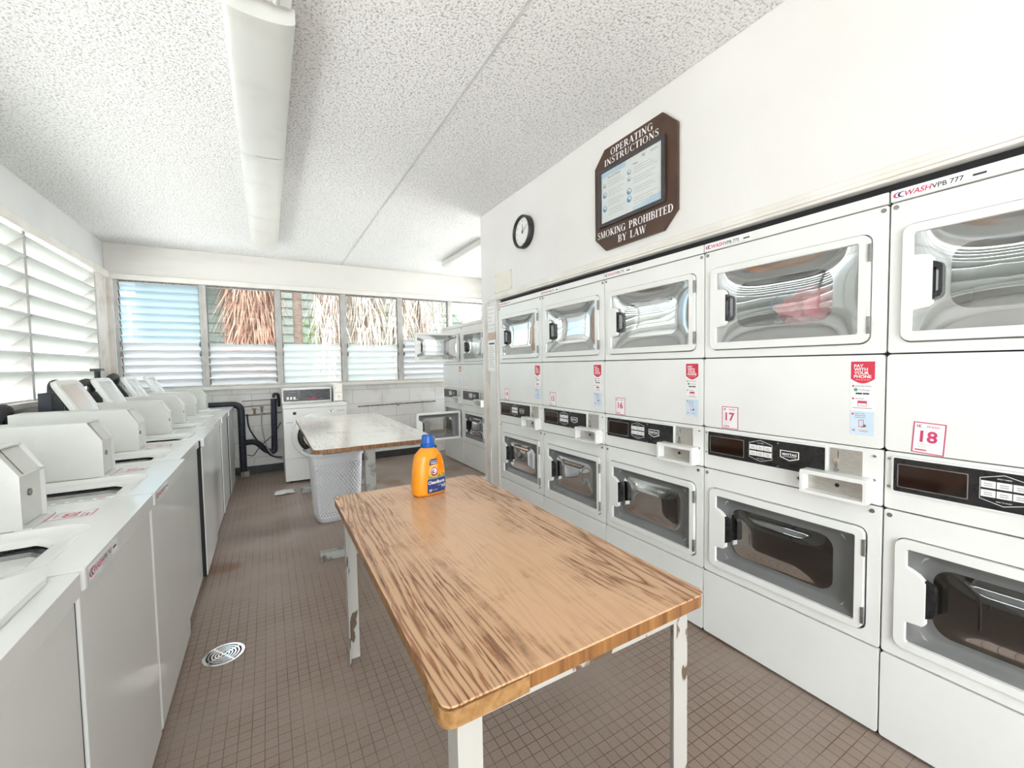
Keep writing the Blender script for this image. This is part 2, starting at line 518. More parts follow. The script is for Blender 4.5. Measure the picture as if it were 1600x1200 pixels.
wood_orange = wood_mat('orange_wood_laminate', (0.60, 0.37, 0.215), (0.44, 0.24, 0.125), (0.20, 0.095, 0.045), 0.26)
wood_edge = mat('wood_edge_band', (0.33, 0.155, 0.05), 0.35, color2=(0.16, 0.065, 0.02), noise_scale=9, stretch=(6, 6, 0.3), detail=6)
wood_pale = wood_mat('pale_wood_laminate', (0.78, 0.73, 0.68), (0.72, 0.67, 0.62), (0.64, 0.58, 0.53), 0.15, 4.0)
tile_floor = floor_mat()
block_wall = block_mat()
popcorn = ceiling_mat()


# ------------------------------------------------------------------ mesh builder
TEXT = {}


def text_tris(s, bold=0.0):
    key = (s, bold)
    if key in TEXT:
        return TEXT[key]
    cu = bpy.data.curves.new('t', 'FONT')
    cu.body = s
    cu.size = 1.0
    cu.offset = bold
    cu.resolution_u = 3
    ob = bpy.data.objects.new('t', cu)
    col.objects.link(ob)
    bpy.context.view_layer.update()
    me = ob.to_mesh()
    vs_ = [(v.co.x, v.co.y) for v in me.vertices]
    fs = [tuple(p.vertices) for p in me.polygons]
    ob.to_mesh_clear()
    bpy.data.objects.remove(ob)
    bpy.data.curves.remove(cu)
    TEXT[key] = (vs_, fs)
    return TEXT[key]


def rrect(x0, x1, y0, y1, r, n=5):
    pts = []
    for cx, cy, a in ((x1 - r, y1 - r, 0), (x0 + r, y1 - r, 90), (x0 + r, y0 + r, 180), (x1 - r, y0 + r, 270)):
        for k in range(n + 1):
            t = R(a + 90 * k / n)
            pts.append((cx + r * math.cos(t), cy + r * math.sin(t)))
    return pts


def circle(cx, cy, r, n=32, ry=None):
    ry = ry or r
    return [(cx + r * math.cos(2 * PI * k / n), cy + ry * math.sin(2 * PI * k / n)) for k in range(n)]


class MB:
    def __init__(s):
        s.v = []
        s.f = []
        s.mi = []
        s.mats = []

    def m(s, mt):
        if mt not in s.mats:
            s.mats.append(mt)
        return s.mats.index(mt)

    def add(s, verts, faces, mt):
        o = len(s.v)
        s.v += [tuple(p) for p in verts]
        k = s.m(mt)
        for f in faces:
            s.f.append(tuple(o + i for i in f))
            s.mi.append(k)
        return s

    def box(s, x0, x1, y0, y1, z0, z1, mt):
        v = [(x, y, z) for z in (z0, z1) for y in (y0, y1) for x in (x0, x1)]
        return s.add(v, [(0, 2, 3, 1), (4, 5, 7, 6), (0, 1, 5, 4), (2, 6, 7, 3), (0, 4, 6, 2), (1, 3, 7, 5)], mt)

    def prism(s, outer, a, b, mt, fn, holes=(), side=None):
        """extrude the 2D polygon (with holes) from w=a to w=b; fn(u,v,w)->xyz"""
        loops = [list(outer)] + [list(h) for h in holes]
        flat = [p for l in loops for p in l]
        tris = tessellate_polygon([[Vector((p[0], p[1], 0)) for p in l] for l in loops])
        n = len(flat)
        V = [fn(p[0], p[1], a) for p in flat] + [fn(p[0], p[1], b) for p in flat]
        F = [tuple(t) for t in tris] + [tuple(i + n for i in reversed(t)) for t in tris]
        s.add(V, F, mt)
        F = []
        o = 0
        for l in loops:
            k = len(l)
            for i in range(k):
                j = (i + 1) % k
                F.append((o + i, o + j, o + j + n, o + i + n))
            o += k
        o2 = len(s.v) - len(V)
        kk = s.m(side or mt)
        for f in F:
            s.f.append(tuple(o2 + i for i in f))
            s.mi.append(kk)
        return s

    def flat(s, outer, w, mt, fn, holes=()):
        loops = [list(outer)] + [list(h) for h in holes]
        flat = [p for l in loops for p in l]
        tris = tessellate_polygon([[Vector((p[0], p[1], 0)) for p in l] for l in loops])
        return s.add([fn(p[0], p[1], w) for p in flat], [tuple(t) for t in tris], mt)

    def text(s, txt, u, v, size, w, mt, fn, bold=0.0, shear=0.0, sx=1.0, center=True, width=None):
        vs_, fs = text_tris(txt, bold)
        if not vs_:
            return s
        x0 = min(p[0] for p in vs_)
        x1 = max(p[0] for p in vs_)
        k = size * sx
        if width:
            k = width / (x1 - x0)
        off = -(x0 + x1) / 2 if center else -x0
        return s.add([fn(u + (p[0] + off) * k + shear * p[1] * size, v + p[1] * size, w) for p in vs_], fs, mt)

    def tube(s, pts, r, mt, n=12, caps=True):
        pts = [Vector(p) for p in pts]
        rs = r if isinstance(r, (list, tuple)) else [r] * len(pts)
        rings = []
        ref = None
        for i, p in enumerate(pts):
            if i == 0:
                t = pts[1] - p
            elif i == len(pts) - 1:
                t = p - pts[i - 1]
            else:
                t = (pts[i + 1] - p).normalized() + (p - pts[i - 1]).normalized()
            t.normalize()
            if ref is None:
                ref = t.orthogonal().normalized()
            ref = (ref - t * ref.dot(t)).normalized()
            bn = t.cross(ref)
            rings.append([p + rs[i] * (math.cos(2 * PI * k / n) * ref + math.sin(2 * PI * k / n) * bn) for k in range(n)])
        V = [q for rg in rings for q in rg]
        F = []
        for i in range(len(pts) - 1):
            for k in range(n):
                k2 = (k + 1) % n
                F.append((i * n + k, i * n + k2, (i + 1) * n + k2, (i + 1) * n + k))
        if caps:
            F.append(tuple(range(n)))
            F.append(tuple((len(pts) - 1) * n + k for k in reversed(range(n))))
        return s.add(V, F, mt)

    def loft(s, rings, mt, closed=True, cap0=False, cap1=False):
        n = len(rings[0])
        V = [q for rg in rings for q in rg]
        F = []
        for i in range(len(rings) - 1):
            for k in range(n if closed else n - 1):
                k2 = (k + 1) % n
                F.append((i * n + k, i * n + k2, (i + 1) * n + k2, (i + 1) * n + k))
        if cap0:
            F.append(tuple(range(n)))
        if cap1:
            F.append(tuple((len(rings) - 1) * n + k for k in reversed(range(n))))
        return s.add(V, F, mt)

    def build(s, name, parent=None, origin=(0, 0, 0), smooth=None, bevel=0.0, seg=2, fix=True):
        me = bpy.data.meshes.new(name)
        ox, oy, oz = origin
        me.from_pydata([(a - ox, b - oy, c - oz) for a, b, c in s.v], [], s.f)
        for mt in s.mats:
            me.materials.append(mt)
        me.polygons.foreach_set('material_index', s.mi)
        me.update()
        if fix:
            bm = bmesh.new()
            bm.from_mesh(me)
            bmesh.ops.remove_doubles(bm, verts=bm.verts, dist=1e-6)
            bmesh.ops.recalc_face_normals(bm, faces=bm.faces)
            bm.to_mesh(me)
            bm.free()
        if smooth:
            me.polygons.foreach_set('use_smooth', [True] * len(me.polygons))
            me.set_sharp_from_angle(angle=R(smooth))
        ob = bpy.data.objects.new(name, me)
        col.objects.link(ob)
        if parent is not None:
            ob.parent = parent
            po = ORG.get(parent.name, (0, 0, 0))
            ob.location = (ox - po[0], oy - po[1], oz - po[2])
        else:
            ob.location = origin
        ORG[ob.name] = origin
        if bevel:
            md = ob.modifiers.new('bevel', 'BEVEL')
            md.width = bevel
            md.segments = seg
            md.limit_method = 'ANGLE'
            md.angle_limit = R(40)
            md.harden_normals = False
        return ob


ORG = {}


def tag(o, label, cat, group=None, kind=None):
    o['label'] = label
    o['category'] = cat
    if group:
        o['group'] = group
    if kind:
        o['kind'] = kind
    return o


def thing(name, label, cat, loc=(0, 0, 0), rz=0.0, group=None):
    o = bpy.data.objects.new(name, None)
    o.empty_display_size = 0.1
    col.objects.link(o)
    o.location = loc
    o.rotation_euler = (0, 0, rz)
    ORG[o.name] = (0, 0, 0)
    return tag(o, label, cat, group)


def structure(o):
    o['kind'] = 'structure'
    return o


def copy_tree(o, parent=None):
    kids = list(o.children)
    c = o.copy()
    col.objects.link(c)
    c.parent = parent
    ORG[c.name] = ORG.get(o.name, (0, 0, 0))
    for k in kids:
        copy_tree(k, c)
    return c


XYZ = lambda u, v, w: (u, v, w)            # plan polygon, w = height
XZ = lambda u, v, w: (u, w, v)             # front elevation polygon, w = depth (y)
YZ = lambda u, v, w: (w, u, v)             # side elevation polygon, w = x


def ss(t):
    t = max(0.0, min(1.0, t))
    return t * t * (3 - 2 * t)


# ------------------------------------------------------------------ room shell
ZC = 2.74
XL = -3.31
YB = 6.25
XR = 1.35      # far right wall of the alcove behind the dryers
Y0 = -2.4      # unseen end behind the camera, where a doorway is added for daylight

structure(MB().box(XL - 0.15, XR + 0.15, Y0, YB + 0.15, -0.12, 0.0, tile_floor).build('floor'))
structure(MB().box(XL - 0.3, XR + 0.3, Y0, YB + 0.6, ZC, ZC + 0.15, popcorn).build('ceiling'))
# joints between ceiling panels
structure(MB().box(-0.886, -0.874, Y0, YB - 0.01, ZC - 0.004, ZC, mat('seam_grey', (0.55, 0.55, 0.54), 0.7, color2=(0.65, 0.65, 0.64), noise_scale=8)).build('trim_1'))

# back wall: block below the sill, beam above the windows
b = MB()
b.box(XL, XR, YB, YB + 0.15, 0, 1.085, block_wall)
structure(b.build('wall_back'))
structure(MB().box(XL, XR, YB - 0.05, YB + 0.15, 1.085, 1.125, trim_paint).build('trim_2', bevel=0.004))
b = MB().box(XL, XR, YB - 0.03, YB + 0.15, 2.40, ZC, beam_paint)
structure(b.build('trim_3', bevel=0.006))
structure(MB().box(XL, XR, YB - 0.055, YB + 0.02, 2.345, 2.405, trim_paint).build('trim_4', bevel=0.005))
structure(MB().box(XL, 0.425, YB - 0.012, YB, 0, 0.10, black_base).build('baseboard_back', bevel=0.003))

# left wall: sill wall, header beam and post
b = MB().box(XL - 0.15, XL, Y0, YB, 0, 1.085, block_wall)
structure(b.build('wall_left'))
structure(MB().box(XL - 0.12, XL + 0.07, Y0, 5.86, 1.085, 1.125, grimy_paint).build('trim_5', bevel=0.005))
structure(MB().box(XL - 0.15, XL, Y0, YB, 2.42, ZC, left_paint).build('trim_6', bevel=0.005))
structure(MB().box(XL - 0.10, XL + 0.05, Y0, YB - 0.06, 2.35, 2.42, trim_paint).build('trim_7', bevel=0.008))
structure(MB().box(XL - 0.12, XL + 0.02, 5.87, YB, 1.10, 2.36, grimy_paint).build('trim_8', bevel=0.008))
structure(MB().box(XL, XL + 0.06, YB - 0.06, YB - 0.005, 1.12, 2.36, grimy_paint).build('trim_9', bevel=0.006))

# right wall: above and beside the row of dryers, plus the alcove behind
b = MB()
ZO = 1.912
b.prism([(-0.85, 0), (-0.85, ZC), (3.67, ZC), (3.67, 0), (3.345, 0), (3.345, ZO), (-0.75, ZO), (-0.75, 0)], 0.0, 0.12, wall_paint, YZ)
structure(b.build('wall_right', bevel=0.004))
# unseen wall behind the camera, its wide doorway added to let daylight in
structure(MB().prism([(XL, 0), (-3.0, 0), (-3.0, 2.35), (-0.6, 2.35), (-0.6, 0), (0.75, 0), (0.75, ZC), (XL, ZC)], Y0 - 0.12, Y0, wall_paint, XZ).build('wall_front'))
structure(MB().box(0.75, 0.87, Y0, 3.55, 0, ZC, wall_paint).build('wall_side'))
structure(MB().box(0.12, XR, 3.55, 3.67, 0, ZC, wall_paint).build('wall_partition'))
structure(MB().prism([(3.55, 0), (3.70, 0), (3.70, 2.25), (6.1, 2.25), (6.1, 1.0), (4.55, 1.0), (4.55, 0), (YB, 0), (YB, ZC), (3.55, ZC)], XR, XR + 0.12, wall_paint, YZ).build('wall_alcove'))  # unseen doorway and window opening added to bring daylight to the far end
structure(MB().box(0.03, 0.06, -0.75, 3.345, 1.882, ZO + 0.02, dark_seam).build('gap_shade_strip'))  # black strip painting in the shade of the gap above the dryers
# stepped trim around the dryer opening
b = MB()
b.box(-0.010, 0.0, -0.75, 3.56, ZO, ZO + 0.052, trim_paint)
b.box(-0.018, 0.0, -0.75, 3.50, ZO + 0.012, ZO + 0.030, trim_paint)
structure(b.build('trim_10', bevel=0.003))
b = MB()
b.box(-0.010, 0.0, 3.52, 3.60, 0, ZO - 0.001, grimy_paint)
b.box(-0.014, 0.0, 3.350, 3.372, 0, ZO - 0.001, trim_paint)
structure(b.build('trim_11', bevel=0.003))


# ------------------------------------------------------------------ louvred windows
def back_window(idx, x0, x1, kind):
    z0, z1 = 1.128, 2.342
    fr = MB()
    fr.box(x0, x0 + 0.035, YB - 0.03, YB + 0.06, z0, z1, frame_alu)
    fr.box(x1 - 0.035, x1, YB - 0.03, YB + 0.06, z0, z1, frame_alu)
    fr.box(x0 + 0.035, x1 - 0.035, YB - 0.02, YB + 0.06, z0, z0 + 0.014, frame_alu)
    fr.box(x0 + 0.035, x1 - 0.035, YB - 0.02, YB + 0.06, z1 - 0.016, z1, dark_clip)
    root = structure(fr.build('window_%d' % idx, bevel=0.002, origin=(x0, YB, z0)))
    n = 14
    p = (z1 - z0 - 0.034) / n
    cl = MB()
    for k in range(n):
        zc = z0 + 0.016 + (k + 0.5) * p
        low = k < 6
        if kind == 'blue':
            tilt, mt = 38, (slat_white if low else slat_blue)
            if low:
                tilt = 30
        elif kind == 'brown':
            tilt, mt = (42, slat_white) if low else (16, glass_clear)
        elif kind == 'gaps':
            tilt, mt = (35, slat_white) if k < 7 else (22, glass_clear)
        else:
            tilt, mt = (14, slat_milky) if k < 6 else (14, glass_clear)
        h, t = 0.049, 0.0028
        a = R(tilt)
        # inner edge high, outer edge low
        d = Vector((0, -math.sin(a), math.cos(a)))
        nn = Vector((0, math.cos(a), math.sin(a)))
        c = Vector((0, YB + 0.02, zc))
        q = [c + d * sd * h + nn * sn * t for sd, sn in ((-1, -1), (1, -1), (1, 1), (-1, 1))]
        mb = MB()
        V = [(x, w.y, w.z) for x in (x0 + 0.042, x1 - 0.042) for w in q]
        mb.add(V, [(0, 1, 2, 3), (7, 6, 5, 4), (0, 4, 5, 1), (1, 5, 6, 2), (2, 6, 7, 3), (3, 7, 4, 0)], mt)
        mb.build('louvre_slat', root, origin=(x0, YB, zc))
        for xx in (x0 + 0.034, x1 - 0.044):
            V = [(x, (c + d * sd * 0.04 + nn * sn * 0.006).y, (c + d * sd * 0.04 + nn * sn * 0.006).z)
                 for x in (xx, xx + 0.010) for sd, sn in ((-1, -1), (1, -1), (1, 1), (-1, 1))]
            cl.add(V, [(0, 1, 2, 3), (7, 6, 5, 4), (0, 4, 5, 1), (1, 5, 6, 2), (2, 6, 7, 3), (3, 7, 4, 0)], dark_clip)
    for zz in (1.50, 1.62):
        cl.box(x1 - 0.05, x1 - 0.038, YB - 0.055, YB - 0.02, zz - 0.012, zz + 0.045, dark_clip)
        cl.box(x0 + 0.038, x0 + 0.05, YB - 0.055, YB - 0.02, zz - 0.012, zz + 0.045, dark_clip)
    cl.build('louvre_clips', root, origin=(x0, YB, z0))
    return root


mull = [-3.245, -2.450, -1.665, -0.875, -0.088, 0.70, 1.34]
kinds = ['blue', 'brown', 'clear', 'clear', 'gaps', 'clear']
for i in range(6):
    back_window(i + 1, mull[i], mull[i + 1], kinds[i])


def left_window(idx, y0, y1, mt=None, ang=52):
    mt = mt or slat_left
    z0, z1 = 1.125, 2.352
    fr = MB()
    fr.box(XL - 0.10, XL + 0.015, y0, y0 + 0.02, z0, z1, frame_alu)
    fr.box(XL - 0.10, XL + 0.015, y1 - 0.02, y1, z0, z1, frame_alu)
    fr.box(XL - 0.10, XL + 0.0, y0 + 0.02, y1 - 0.02, z0, z0 + 0.012, left_paint)
    root = structure(fr.build('window_%d' % idx, bevel=0.002, origin=(XL, y0, z0)))
    for k in range(8):
        zc = z1 - 0.012 - (k + 0.5) * 0.141
        a = R(ang)
        h, t = 0.083, 0.010
        d = Vector((math.sin(a), 0, math.cos(a)))      # inner edge high
        nn = Vector((-math.cos(a), 0, math.sin(a)))
        c = Vector((XL - 0.045, 0, zc))
        q = [c + d * sd * h + nn * sn * t for sd, sn in ((-1, -1), (1, -1), (1, 1), (-1, 1))]
        V = [(w.x, y, w.z) for y in (y0 + 0.022, y1 - 0.022) for w in q]
        mb = MB().add(V, [(0, 1, 2, 3), (7, 6, 5, 4), (0, 4, 5, 1), (1, 5, 6, 2), (2, 6, 7, 3), (3, 7, 4, 0)], mt)
        mb.build('louvre_slat', root, origin=(XL, y0, zc), bevel=0.002)
    return root


for i, (a, c) in enumerate(((4.43, 5.865), (2.99, 4.43), (1.55, 2.99), (0.11, 1.55), (-1.33, 0.11), (-2.4, -1.33))):
    left_window(7 + i, a, c, *((slat_left, 48) if i > 1 else ()))

# ------------------------------------------------------------------ lettering with serifs (for the brown board)
# each glyph: width, list of polygons in a unit-high cell
def stroke(x0, y0, x1, y1, w):
    dx, dy = x1 - x0, y1 - y0
    l = math.hypot(dx, dy)
    nx, ny = -dy / l * w / 2, dx / l * w / 2
    if abs(dx) < 1e-6:
        return [(x0 - w / 2, y0), (x0 + w / 2, y0), (x1 + w / 2, y1), (x1 - w / 2, y1)]
    return [(x0 - nx, y0 - ny), (x0 + nx, y0 + ny), (x1 + nx, y1 + ny), (x1 - nx, y1 - ny)]


def arc(cx, cy, rx, ry, a0, a1, wt, wn_, n=14):
    """curved stroke, thick at the sides and thin top and bottom"""
    out, inn = [], []
    for k in range(n + 1):
        a = R(a0 + (a1 - a0) * k / n)
        w = wn_ + (wt - wn_) * abs(math.cos(a)) ** 1.5
        out.append((cx + rx * math.cos(a), cy + ry * math.sin(a)))
        inn.append((cx + (rx - w) * math.cos(a), cy + (ry - min(w, wn_ * 1.2 + (wt - wn_) * 0.2)) * math.sin(a)))
    return [[out[k], out[k + 1], inn[k + 1], inn[k]] for k in range(n)]


T, N_, S_ = 0.20, 0.07, 0.06


def vs_stem(x, w=T, y0=0.0, y1=1.0, sr=0.075):
    r = [stroke(x, y0, x, y1, w)]
    if y0 == 0.0:
        r.append([(x - w / 2 - sr, 0), (x + w / 2 + sr, 0), (x + w / 2 + sr, S_), (x - w / 2 - sr, S_)])
    if y1 == 1.0:
        r.append([(x - w / 2 - sr, 1 - S_), (x + w / 2 + sr, 1 - S_), (x + w / 2 + sr, 1), (x - w / 2 - sr, 1)])
    return r


def bar(x0, x1, y, h=N_):
    return [(x0, y), (x1, y), (x1, y + h), (x0, y + h)]


def srf(x, y, w=0.12):
    return [(x - w, y), (x + w, y), (x + w, y + S_), (x - w, y + S_)]


GL = {
    'I': (0.36, vs_stem(0.18)),
    'T': (0.78, vs_stem(0.39) + [bar(0.03, 0.75, 0.94), stroke(0.055, 0.76, 0.055, 0.99, 0.05), stroke(0.725, 0.76, 0.725, 0.99, 0.05)]),
    'L': (0.70, vs_stem(0.20) + [bar(0.2, 0.66, 0.0), stroke(0.64, 0.0, 0.64, 0.26, 0.05)]),
    'E': (0.72, vs_stem(0.20) + [bar(0.2, 0.66, 0.0), bar(0.2, 0.62, 0.945), bar(0.2, 0.5, 0.48), stroke(0.64, 0.0, 0.64, 0.25, 0.05), stroke(0.60, 0.77, 0.60, 0.99, 0.05), stroke(0.5, 0.4, 0.5, 0.6, 0.045)]),
    'H': (0.92, vs_stem(0.20) + vs_stem(0.72) + [bar(0.2, 0.72, 0.48)]),
    'N': (0.90, vs_stem(0.18, 0.07) + vs_stem(0.74, 0.07) + [stroke(0.17, 0.97, 0.74, 0.03, 0.20)]),
    'M': (1.08, vs_stem(0.17, 0.06) + vs_stem(0.88, T) + [stroke(0.2, 0.98, 0.50, 0.05, 0.18), stroke(0.50, 0.05, 0.83, 0.98, 0.06)]),
    'A': (0.86, [stroke(0.10, 0.02, 0.43, 1.0, 0.06), stroke(0.43, 1.0, 0.73, 0.02, 0.19), bar(0.22, 0.62, 0.33), srf(0.11, 0), srf(0.73, 0, 0.15)]),
    'W': (1.20, [stroke(0.13, 0.98, 0.38, 0.0, 0.18), stroke(0.38, 0.0, 0.60, 0.98, 0.06), stroke(0.58, 0.98, 0.82, 0.0, 0.18), stroke(0.82, 0.0, 1.08, 0.98, 0.06), srf(0.13, 0.95, 0.14), srf(0.58, 0.95, 0.13), srf(1.08, 0.95, 0.10)]),
    'Y': (0.82, [stroke(0.12, 0.98, 0.41, 0.45, 0.18), stroke(0.41, 0.45, 0.70, 0.98, 0.06), srf(0.12, 0.95, 0.13), srf(0.70, 0.95, 0.10)] + vs_stem(0.41, T, 0.0, 0.5)),
    'K': (0.90, vs_stem(0.20) + [stroke(0.27, 0.42, 0.72, 0.98, 0.06), stroke(0.36, 0.55, 0.76, 0.02, 0.18), srf(0.72, 0.95, 0.11), srf(0.77, 0, 0.12)]),
    'P': (0.76, vs_stem(0.20) + [bar(0.2, 0.42, 0.945), bar(0.2, 0.42, 0.44)] + arc(0.42, 0.72, 0.30, 0.28, -90, 90, T, N_)),
    'B': (0.80, vs_stem(0.20) + [bar(0.2, 0.42, 0.945), bar(0.2, 0.42, 0.50), bar(0.2, 0.44, 0.0)] + arc(0.42, 0.755, 0.27, 0.245, -90, 90, 0.15, N_) + arc(0.43, 0.27, 0.32, 0.27, -90, 90, T, N_)),
    'R': (0.86, vs_stem(0.20) + [bar(0.2, 0.42, 0.945), bar(0.2, 0.42, 0.46)] + arc(0.42, 0.735, 0.29, 0.265, -90, 90, T, N_) + [stroke(0.44, 0.50, 0.72, 0.02, 0.18), srf(0.76, 0, 0.10)]),
    'D': (0.90, vs_stem(0.20) + [bar(0.2, 0.40, 0.945), bar(0.2, 0.40, 0.0)] + arc(0.40, 0.5, 0.44, 0.5, -90, 90, T, N_)),
    'O': (0.94, arc(0.47, 0.5, 0.43, 0.52, 0, 360, 0.18, 0.05, 32)),
    'C': (0.84, arc(0.47, 0.5, 0.43, 0.52, 48, 312, 0.18, 0.05, 24) + [stroke(0.74, 0.72, 0.74, 0.98, 0.045), stroke(0.76, 0.06, 0.76, 0.2, 0.045)]),
    'G': (0.92, arc(0.47, 0.5, 0.43, 0.52, 48, 310, 0.18, 0.05, 24) + [stroke(0.74, 0.72, 0.74, 0.98, 0.045), stroke(0.75, 0.04, 0.75, 0.44, T), srf(0.74, 0.42, 0.14)]),
    'U': (0.88, [stroke(0.20, 0.32, 0.20, 1.0, T), stroke(0.70, 0.32, 0.70, 1.0, 0.06), srf(0.2, 0.95, 0.15), srf(0.7, 0.95, 0.11)] + arc(0.4225, 0.34, 0.3075, 0.36, 180, 360, 0.13, 0.06, 16)),
    'S': (0.66, arc(0.34, 0.755, 0.25, 0.265, 40, 250, 0.13, 0.05, 16) + arc(0.33, 0.26, 0.28, 0.28, -150, 80, 0.14, 0.05, 16) + [stroke(0.27, 0.60, 0.46, 0.44, 0.17), stroke(0.54, 0.74, 0.54, 0.98, 0.045), stroke(0.06, 0.02, 0.06, 0.28, 0.045)]),
    ' ': (0.55, []),
}


def serif_text(mb, s, u, v, size, w, mt, fn, width=None):
    tot = sum(GL[c][0] + 0.05 for c in s) - 0.05
    k = size if width is None else width / tot
    x = u - tot * k / 2
    j = 0
    for c in s:
        for poly in GL[c][1]:
            j += 1
            mb.flat([(x + p[0] * k, v + p[1] * size) for p in poly], w - 0.00002 * (j % 7), mt, fn)
        x += (GL[c][0] + 0.05) * k


# ------------------------------------------------------------------ the "crescent" mark used on the machine stickers
def wash_mark(mb, u, v, h, w, fn, ink1, ink2):
    for i, ink in enumerate((ink1, ink2)):
        x = u + i * h * 0.62
        o = []
        for k in range(11):
            a = R(80 + 200 * k / 10)
            o.append((x + h * 0.75 * math.cos(a) + h * 0.7, v + h * 0.5 * math.sin(a)))
        for k in range(11):
            a = R(280 - 200 * k / 10)
            o.append((x + h * 0.5 * math.cos(a) + h * 0.78, v + h * 0.38 * math.sin(a)))
        mb.flat(o, w, ink, fn)


# ------------------------------------------------------------------ stacked dryers
WD = 0.686


def pane_mesh(x0, x1, z0, z1, border, yb, depth, m_border, m_center, soft=False):
    """moulded door window: border sloping in to a rounded clear centre"""
    mb = MB()
    cx0, cx1, cz0, cz1 = x0 + border[0], x1 - border[1], z0 + border[2], z1 - border[3]
    inner = rrect(cx0, cx1, cz0, cz1, 0.05, 10)
    mx_, mz = (cx0 + cx1) / 2, (cz0 + cz1) / 2
    ux, uz = (x0 + x1) / 2, (z0 + z1) / 2
    hx, hz = (x1 - x0) / 2, (z1 - z0) / 2
    # subdivide the inner outline and shoot each point out to the rectangle
    pts = []
    for i in range(len(inner)):
        p, q = inner[i], inner[(i + 1) % len(inner)]
        L_ = math.hypot(q[0] - p[0], q[1] - p[1])
        n = max(1, int(L_ / 0.02))
        for k in range(n):
            pts.append((p[0] + (q[0] - p[0]) * k / n, p[1] + (q[1] - p[1]) * k / n))
    outer = []
    for x, z in pts:
        dx, dz = x - ux, z - uz
        f = min(hx / abs(dx) if abs(dx) > 1e-9 else 1e9, hz / abs(dz) if abs(dz) > 1e-9 else 1e9)
        outer.append((ux + dx * f, uz + dz * f))

    def yy(x, z, s_):
        if soft:
            a_, c_ = min(1, abs(x - ux) / hx), min(1, abs(z - uz) / hz)
            return yb + depth * (1 - a_ ** 3.2) * (1 - c_ ** 2.6)
        if s_ <= 1:
            return yb + depth * ss(s_ / 0.8 if s_ < 0.8 else 1.0)
        return yb + depth - 0.014 * ss((s_ - 1) / 0.6)
    rings1 = []
    for k in range(13):
        t_ = k / 12
        rings1.append([(o[0] + (p[0] - o[0]) * t_, yy(o[0] + (p[0] - o[0]) * t_, o[1] + (p[1] - o[1]) * t_, t_), o[1] + (p[1] - o[1]) * t_) for o, p in zip(outer, pts)])
    rings2 = []
    for k in range(13):
        t_ = min(k / 12, 0.995)
        rings2.append([(p[0] + (mx_ - p[0]) * t_, yy(p[0] + (mx_ - p[0]) * t_, p[1] + (mz - p[1]) * t_, 1 + t_), p[1] + (mz - p[1]) * t_) for p in pts])
    mb.loft(rings1, m_border)
    mb.loft(rings2, m_center, cap1=True)
    return mb


def screws(mb, pts, y, r=0.006, mt=None):
    for u, z in pts:
        mb.prism(circle(u, z, r, 12), y - 0.003, y, mt or dark_steel, XZ)


